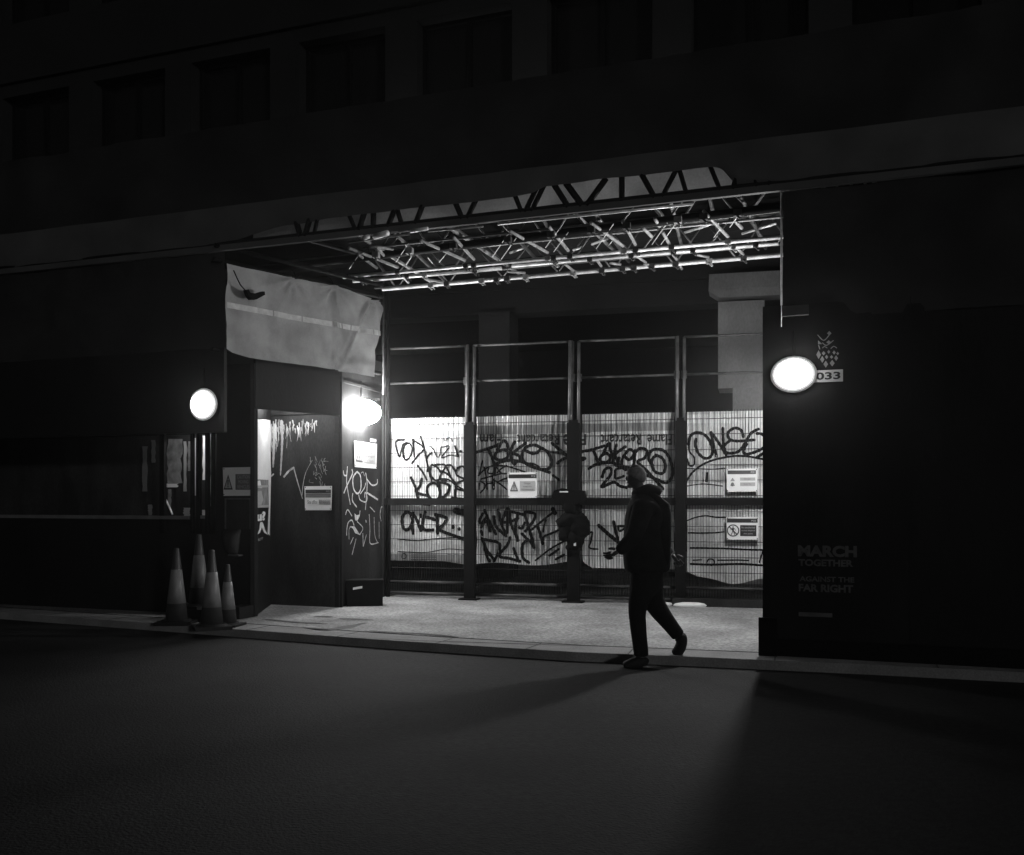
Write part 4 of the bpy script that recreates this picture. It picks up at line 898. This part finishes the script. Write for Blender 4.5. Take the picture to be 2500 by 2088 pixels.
# ------------------------------------------------------------------ tarpaulin
anch = [(TARP.az(714, 682)), (TARP.az(805, 700)), (TARP.az(915, 728)), (TARP.az(830, 905)), (TARP.az(556, 660))]
def tdisp(a, z):
    d = .03 * noise.noise(Vector((a * 1.6, z * 1.6, 2))) + .006 * noise.noise(Vector((a * 14, z * 9, 6))) + .014 * noise.noise(Vector((a * 5, z * 5, 4)))
    for k, (pa, pz) in enumerate(anch[:4]):
        r = math.hypot(a - pa, z - pz); th = math.atan2(z - pz, a - pa)
        ph = (9 * th + k * 1.3) / (2 * math.pi); tri = 4 * abs(ph - math.floor(ph) - .5) - 1; d += .075 * min(1, r / .05) * math.exp(-r / (.24 if k < 2 else .32)) * tri * (.6 + .8 * noise.noise(Vector((th * 2, k, 0)))) * (1 if k < 3 else .35)
    ca = TARP.a(810); d += .05 * math.exp(-((a - ca) / .035) ** 2) * (1 if a < ca else .5)
    (p0a, p0z), (p1a, p1z) = TARP.az(910, 735), TARP.az(836, 898); L = math.hypot(p1a - p0a, p1z - p0z)
    dist = ((a - p0a) * (p1z - p0z) - (z - p0z) * (p1a - p0a)) / L; tt = ((a - p0a) * (p1a - p0a) + (z - p0z) * (p1z - p0z)) / L / L
    if -.1 < tt < 1.1: d += -.08 * math.exp(-(dist / .05) ** 2) * (1 - .5 * tt) + .03 * math.exp(-((dist - .07) / .03) ** 2)
    return d
tp = thing("tarpaulin", TARP.P(TARP.L / 2, 3.1), "grey woven tarpaulin with a paler band tied along the left side of gantry", "tarpaulin")
mb = MB(); na, nz = 120, 60
for j in range(nz + 1):
    for i in range(na + 1):
        f = i / na; g = j / nz
        ue = 548 + (926 - 548) * f
        pts_t = [(0, 645), (.1, 654), (.3, 668), (.42, 677), (.55, 690), (.66, 696), (.8, 712), (.93, 729), (1, 733)]
        pts_b = [(0, 853), (.04, 862), (.15, 874), (.35, 885), (.6, 896), (.8, 908), (1, 921)]
        def ip(P_, x):
            for k in range(len(P_) - 1):
                if P_[k][0] <= x <= P_[k + 1][0]: return P_[k][1] + (P_[k + 1][1] - P_[k][1]) * (x - P_[k][0]) / (P_[k + 1][0] - P_[k][0])
            return P_[-1][1]
        vt, vb = ip(pts_t, f), ip(pts_b, f)
        er = {0: 911, .35: 910, .55: 921, .85: 928, 1: 922}; ks = sorted(er)
        for k in range(len(ks) - 1):
            if ks[k] <= g <= ks[k + 1]: ur = er[ks[k]] + (er[ks[k + 1]] - er[ks[k]]) * (g - ks[k]) / (ks[k + 1] - ks[k])
        ul = 547 + 2 * math.sin(g * 9)
        u = ul + (ur - ul) * f; v = vb + (vt - vb) * g
        a, z = TARP.az(u, v); mb.v.append(TARP.P(a, z, .04 + tdisp(a, z)))
for j in range(nz):
    for i in range(na):
        p = j * (na + 1) + i; c = (mb.v[p] + mb.v[p + na + 2]) / 2; mb.mi = 0
        mb.face((p, p + 1, p + na + 2, p + na + 1))
sh = build(mb, "sheet", M['tarp'], tp, smooth=True)
mb = MB(); n_ = 120; random.seed(4)
for i in range(n_ + 1):
    a = TARP.a(548) + (TARP.a(922) - TARP.a(548)) * i / n_
    for z in (3.572, 3.635): mb.v.append(TARP.P(a, z, .047 + tdisp(a, z)))
for i in range(n_):
    if random.random() < .93: mb.face((2 * i, 2 * i + 2, 2 * i + 3, 2 * i + 1))
build(mb, "reinforcing_band", M['tarpband'], sh, smooth=True)
mb = MB()
for (pa, pz) in anch[:3]: mb = MB(); mb.path([TARP.P(pa, pz, .07), TARP.P(pa + .01, pz + .06, .03), TARP.P(pa + .03, pz + .12, -.04)], .006); build(mb, "tie", M['black'], tp)
hk = thing("rope_hook", TARP.uv(600, 730, .1), "short black fitting hanging on a cord in front of tarpaulin", "fitting")
mb = MB(); az = TARP.az
mb.poly(TARP, [az(577, 713), az(583, 712), az(587, 720), az(600, 722), (az(615, 717)), az(622, 717), az(623, 725), az(612, 731), az(603, 736), az(590, 736), az(583, 728)], .12, .18); build(mb, "body", M['nylon'], hk)
mb = MB(); mb.path([TARP.uv(554, 664, .12), TARP.uv(560, 684, .14), TARP.uv(568, 700, .14), TARP.uv(579, 714, .15)], .007); build(mb, "cord", M['black'], hk)

# ------------------------------------------------------------------ cones
def make_cone(loc, label):
    t_ = thing("traffic_cone", (0, 0, 0), label, "traffic cone", "traffic cones standing by the left kerb")
    def rr(z): return .028 + (.125 - .028) * (.85 - z) / .82
    mb = MB(); mb.box((0, 0, .018), [(.19, 0, 0), (0, .19, 0), (0, 0, .018)]); mb.lathe((0, 0, 0), [(.165, .036), (.15, .055)]); build(mb, "base", M['rubber'], t_, og=(0, 0, 0))
    mb = MB(); mb.lathe((0, 0, 0), [(rr(.045), .045), (rr(.4), .4), (rr(.84), .84), (rr(.85) * .8, .85)]); build(mb, "body", M['coneb'], t_, smooth=True, og=(0, 0, 0))
    mb = MB(); mb.lathe((0, 0, 0), [(rr(.235) + .003, .235), (rr(.4) + .003, .4), (rr(.61) + .003, .61)]); build(mb, "sleeve", M['conew'], t_, smooth=True, og=(0, 0, 0))
    t_.location = loc; return t_
c0 = make_cone((cpx(431, 10.9), 10.9, PZ), "leftmost traffic cone with a dim white sleeve")
for (u, d, z, r, lab) in ((486, 11.3, PZ + .14, 1.0, "traffic cone raised on a dark block behind the others"), (517, 10.5, PZ, 2.0, "largest looking traffic cone with a bright sleeve in the middle of the row"), (556, 10.7, PZ, 3.0, "shortest and rightmost traffic cone nearest the lit pavement")):
    c = copy_tree(c0); c.location = (cpx(u, d), d, z); c.rotation_euler.z = r; c['label'] = lab; c.scale = (.8, .8, .8) if u == 556 else (1, 1, 1)
bk = thing("ballast_block", (cpx(486, 11.3), 11.3, PZ), "dark ballast block under the raised traffic cone", "block")
mb = MB(); mb.box((cpx(486, 11.3), 11.3, PZ + .07), [(.26, -.09, 0), (.08, .2, 0), (0, 0, .07)]); build(mb, "block", M['rubber'], bk)
fk = thing("fence_foot", LHOARD.P(LHOARD.a(608), PZ, .2), "dark rubber fence foot at the bottom right corner of the left hoarding", "fence foot")
mb = MB(); mb.pbox(LHOARD, LHOARD.a(590), LHOARD.a(622), PZ, PZ + .14, .02, .3); build(mb, "block", M['rubber'], fk)

# ------------------------------------------------------------------ person
PD = 8.60; K = PD / FP
def q3(u, v, dy=0.0): return Vector(((u - CU) * K, PD + dy, CZ - (v - HV) * K))
SK = 1.12
def skin_obj(name, chains, m, parent=None, label=None, sub=2, root=0):
    """chains: list of lists of (point, rx, ry); points equal to an earlier one are shared"""
    vs = []; es = []; rad = []
    def idx(p, r):
        for i, q in enumerate(vs):
            if (q - p).length < 1e-5: return i
        vs.append(p.copy()); rad.append(r); return len(vs) - 1
    for ch in chains:
        last = None
        for (p, r) in ch:
            i = idx(p, r if isinstance(r, tuple) else (r, r))
            if last is not None and i != last: es.append((last, i))
            last = i
    me = bpy.data.meshes.new(name); me.from_pydata([tuple(v) for v in vs], es, []); o = bpy.data.objects.new(name, me); COL.objects.link(o)
    sm = o.modifiers.new("skin", 'SKIN'); sm.use_smooth_shade = True; sm.branch_smoothing = .6
    for i, sv in enumerate(me.skin_vertices[0].data): sv.radius = (rad[i][0] * SK, rad[i][1] * SK); sv.use_root = (i == root)
    ss = o.modifiers.new("sub", 'SUBSURF'); ss.levels = sub; ss.render_levels = sub
    em = bpy.data.meshes.new_from_object(o.evaluated_get(bpy.context.evaluated_depsgraph_get()))
    mb = MB(); mb.add([v.co for v in em.vertices], [tuple(p.vertices) for p in em.polygons])
    bpy.data.objects.remove(o)
    return mb
foot = q3(1563, 1625)
pelv = q3(1582, 1378)
hips = [(pelv, .13)]
body = []
# body: trunk, neck, legs, arms, as one surface
nk = q3(1565, 1196)
trunk = [(pelv, (.125, .10)), (q3(1579, 1330), (.12, .10)), (q3(1573, 1270), (.135, .115)), (q3(1568, 1222), (.125, .11)), (nk, (.055, .055)), (q3(1556, 1184), (.055, .055)), (q3(1553, 1172), (.07, .062)), (q3(1552, 1156), (.075, .066))]
sh0 = q3(1568, 1222)
armF = [(sh0, .12), (q3(1566, 1230, -.17), .062), (q3(1545, 1304, -.20), .045), (q3(1518, 1332, -.20), .033), (q3(1507, 1341, -.20), .032)]
armB = [(sh0, .12), (q3(1572, 1230, .17), .062), (q3(1606, 1305, .20), .045), (q3(1640, 1345, .19), .033), (q3(1649, 1356, .19), .032)]
legF = [(pelv, .10), (q3(1576, 1405, -.08), .070), (q3(1552, 1482, -.09), .050), (q3(1562, 1596, -.09), .042), (q3(1561, 1612, -.09), .038), (q3(1530, 1618, -.09), .026)]
legB = [(pelv, .10), (q3(1588, 1405, .08), .070), (q3(1604, 1478, .09), .050), (q3(1662, 1556, .09), .042), (q3(1668, 1566, .09), .038), (q3(1655, 1598, .09), .026)]
mbp = skin_obj("body", [trunk, armF, armB, legF, legB], M['skin'])
mbp.ball(q3(1552, 1164), .082, .074, .108, 18, 14)
mbp.ball(q3(1531, 1168), .016, .013, .020, 8, 6)               # nose
for dy in (-.068, .068): mbp.ball(q3(1554, 1166, dy), .018, .008, .026, 8, 6)   # ears
for dy in (-.028, .028): mbp.ball(q3(1536, 1162, dy), .012, .014, .009, 8, 6)
mbp.ball(q3(1534, 1179), .016, .024, .006, 8, 5)
mbp.ball(q3(1538, 1187), .03, .03, .02, 10, 6)
# hands: palm, five fingers
def hand(w_, d, side, up):
    """w_ wrist point, d direction of the palm, side = towards the thumb, up = back of hand"""
    d = d.normalized(); side = side.normalized(); k = d.cross(side).normalized() * up
    out = []
    palm = skin_obj("palm", [[(w_, (.03, .02)), (w_ + d * .05, (.042, .018)), (w_ + d * .085, (.040, .016))]], None)
    out.append(palm)
    for i, (sx, L) in enumerate(((.030, .070), (.010, .078), (-.010, .073), (-.029, .058))):
        b = w_ + d * .075 + side * sx; c1 = b + d * L * .45 + k * .012; c2 = c1 + d * L * .28 + k * .022; c3 = c2 + d * L * .12 + k * .024
        out.append(skin_obj("finger", [[(b, .010), (c1, .0095), (c2, .009), (c3, .0075)]], None, sub=1))
    b = w_ + d * .03 + side * .028; out.append(skin_obj("thumb", [[(b, .013), (b + side * .025 + d * .025, .011), (b + side * .034 + d * .055 + k * .012, .009)]], None, sub=1))
    return out
for w_, d, sd_, up in ((q3(1507, 1342, -.20), Vector((-.85, 0, -.45)), Vector((-.35, -.3, .85)), 1), (q3(1649, 1356, .19), Vector((.55, 0, -.8)), Vector((.8, -.3, .5)), -1)):
    for h in hand(w_, d, sd_, up): mbp.add(h.v, h.f)
pr = build(mbp, "person", M['skin'], smooth=True, og=(foot.x, PD, 0))
tag(pr, "person in dark coat and beanie with backpack walking left past the gates", "person")
jacket = [[(q3(1580, 1402), (.19, .17)), (q3(1580, 1385), (.20, .175)), (q3(1580, 1340), (.215, .18)), (q3(1577, 1280), (.22, .19)), (q3(1576, 1234), (.19, .18)), (q3(1565, 1202), (.085, .08)), (q3(1565, 1190), (.075, .07))],
          [(q3(1576, 1234), .17), (q3(1563, 1236, -.18), .095), (q3(1543, 1306, -.22), .070), (q3(1518, 1332, -.21), .056), (q3(1500, 1347, -.20), .050)],
          [(q3(1576, 1234), .17), (q3(1572, 1236, .18), .095), (q3(1606, 1307, .21), .066), (q3(1634, 1341, .195), .050), (q3(1641, 1348, .19), .046)]]
build(skin_obj("jacket", jacket, None), "jacket", M['cloth'], pr, smooth=True)
tr_ = [[(q3(1579, 1366), (.165, .15)), (q3(1578, 1402), (.165, .15))], [(q3(1578, 1402), .15), (q3(1566, 1438, -.08), .120), (q3(1551, 1484, -.09), .074), (q3(1556, 1540, -.09), .066), (q3(1562, 1592, -.09), .062), (q3(1562, 1600, -.09), .060)],
       [(q3(1578, 1402), .15), (q3(1590, 1438, .08), .125), (q3(1602, 1480, .09), .090), (q3(1636, 1524, .09), .066), (q3(1658, 1552, .09), .060), (q3(1662, 1558, .09), .058)]]
build(skin_obj("trousers", tr_, None), "trousers", M['denim'], pr, smooth=True)
SK = 1.35
s1 = skin_obj("shoe", [[(q3(1566, 1598, -.09), (.055, .05)), (q3(1566, 1611, -.09), (.055, .042)), (q3(1545, 1615, -.095), (.045, .042)), (q3(1524, 1618.5, -.10), (.026, .04)), (q3(1517, 1619.5, -.10), (.02, .034))]], None)
for v_ in s1.v: v_.z = max(v_.z, .004)
build(s1, "shoe", M['rubber'], pr, smooth=True)
s2 = skin_obj("shoe", [[(q3(1660, 1554, .09), (.055, .05)), (q3(1670, 1563, .09), (.048, .045)), (q3(1668, 1580, .09), (.046, .042)), (q3(1658, 1598, .09), (.030, .042)), (q3(1648, 1605, .09), (.022, .036))]], None)
for v_ in s2.v: v_.z = max(v_.z, PZ * .0 + .03)
build(s2, "shoe", M['rubber'], pr, smooth=True)
SK = 1.12
bn = MB(); bn.ball(q3(1553, 1162), .092, .085, .093, 24, 16)
bn.v = [Vector((v_.x, v_.y, max(v_.z, q3(0, 1159).z - .55 * (v_.x - q3(1532, 0).x)))) for v_ in bn.v]
build(bn, "beanie", M['wool'], pr, smooth=True)
hd = skin_obj("hood", [[(q3(1562, 1186), (.088, .085)), (q3(1566, 1197), (.10, .10)), (q3(1580, 1212), (.12, .14)), (q3(1592, 1228), (.12, .16))]], None)
build(hd, "collar", M['cloth'], pr, smooth=True)
bp_ = MB(); prof = [(1383, .060, .11), (1376, .088, .135), (1350, .100, .15), (1300, .104, .155), (1255, .104, .15), (1232, .095, .14), (1216, .070, .13), (1204, .045, .12), (1198, .02, .06)]
for (v, hx, hy) in prof:
    uc = 1608 - (.75 * (1232 - v) if v < 1232 else 0)
    c = q3(uc, v)
    for i in range(20):
        t = 2 * math.pi * i / 20; cs, sn = math.cos(t), math.sin(t); e_ = .6
        bp_.v.append(c + Vector((hx * math.copysign(abs(cs) ** e_, cs), hy * math.copysign(abs(sn) ** e_, sn), 0)))
for k in range(len(prof) - 1):
    for i in range(20): bp_.face((k * 20 + i, (k + 1) * 20 + i, (k + 1) * 20 + (i + 1) % 20, k * 20 + (i + 1) % 20))
bp_.face(list(range(20))); bp_.face([(len(prof) - 1) * 20 + i for i in range(20)][::-1])
bo = build(bp_, "backpack", M['nylon'], pr, smooth=True)
st_ = MB()
for dy in (-.1, .1): st_.path([q3(1590, 1222, dy), q3(1572, 1212, dy), q3(1545, 1226, dy * 1.1), q3(1536, 1270, dy * 1.2), q3(1560, 1320, dy * 1.4), q3(1590, 1345, dy * 1.3)], .014)
build(st_, "strap", M['nylon'], bo, smooth=True)

# ------------------------------------------------------------------ haze added for lamp halos and lifted blacks
HAZE = 0.0017
if HAZE:
    mb = MB(); mb.box((0, 20, 12), [(70, 0, 0), (0, 40, 0), (0, 0, 13.2)])
    hz = bpy.data.materials.new("night_haze"); hz.use_nodes = True; nt = hz.node_tree
    nt.nodes.remove(nt.nodes['Principled BSDF']); pv = nt.nodes.new('ShaderNodeVolumePrincipled')
    pv.inputs['Color'].default_value = (.9, .9, .9, 1); pv.inputs['Density'].default_value = HAZE; pv.inputs['Anisotropy'].default_value = .85
    nt.links.new(pv.outputs[0], nt.nodes['Material Output'].inputs['Volume'])
    tag(build(mb, "haze", hz), kind='stuff')
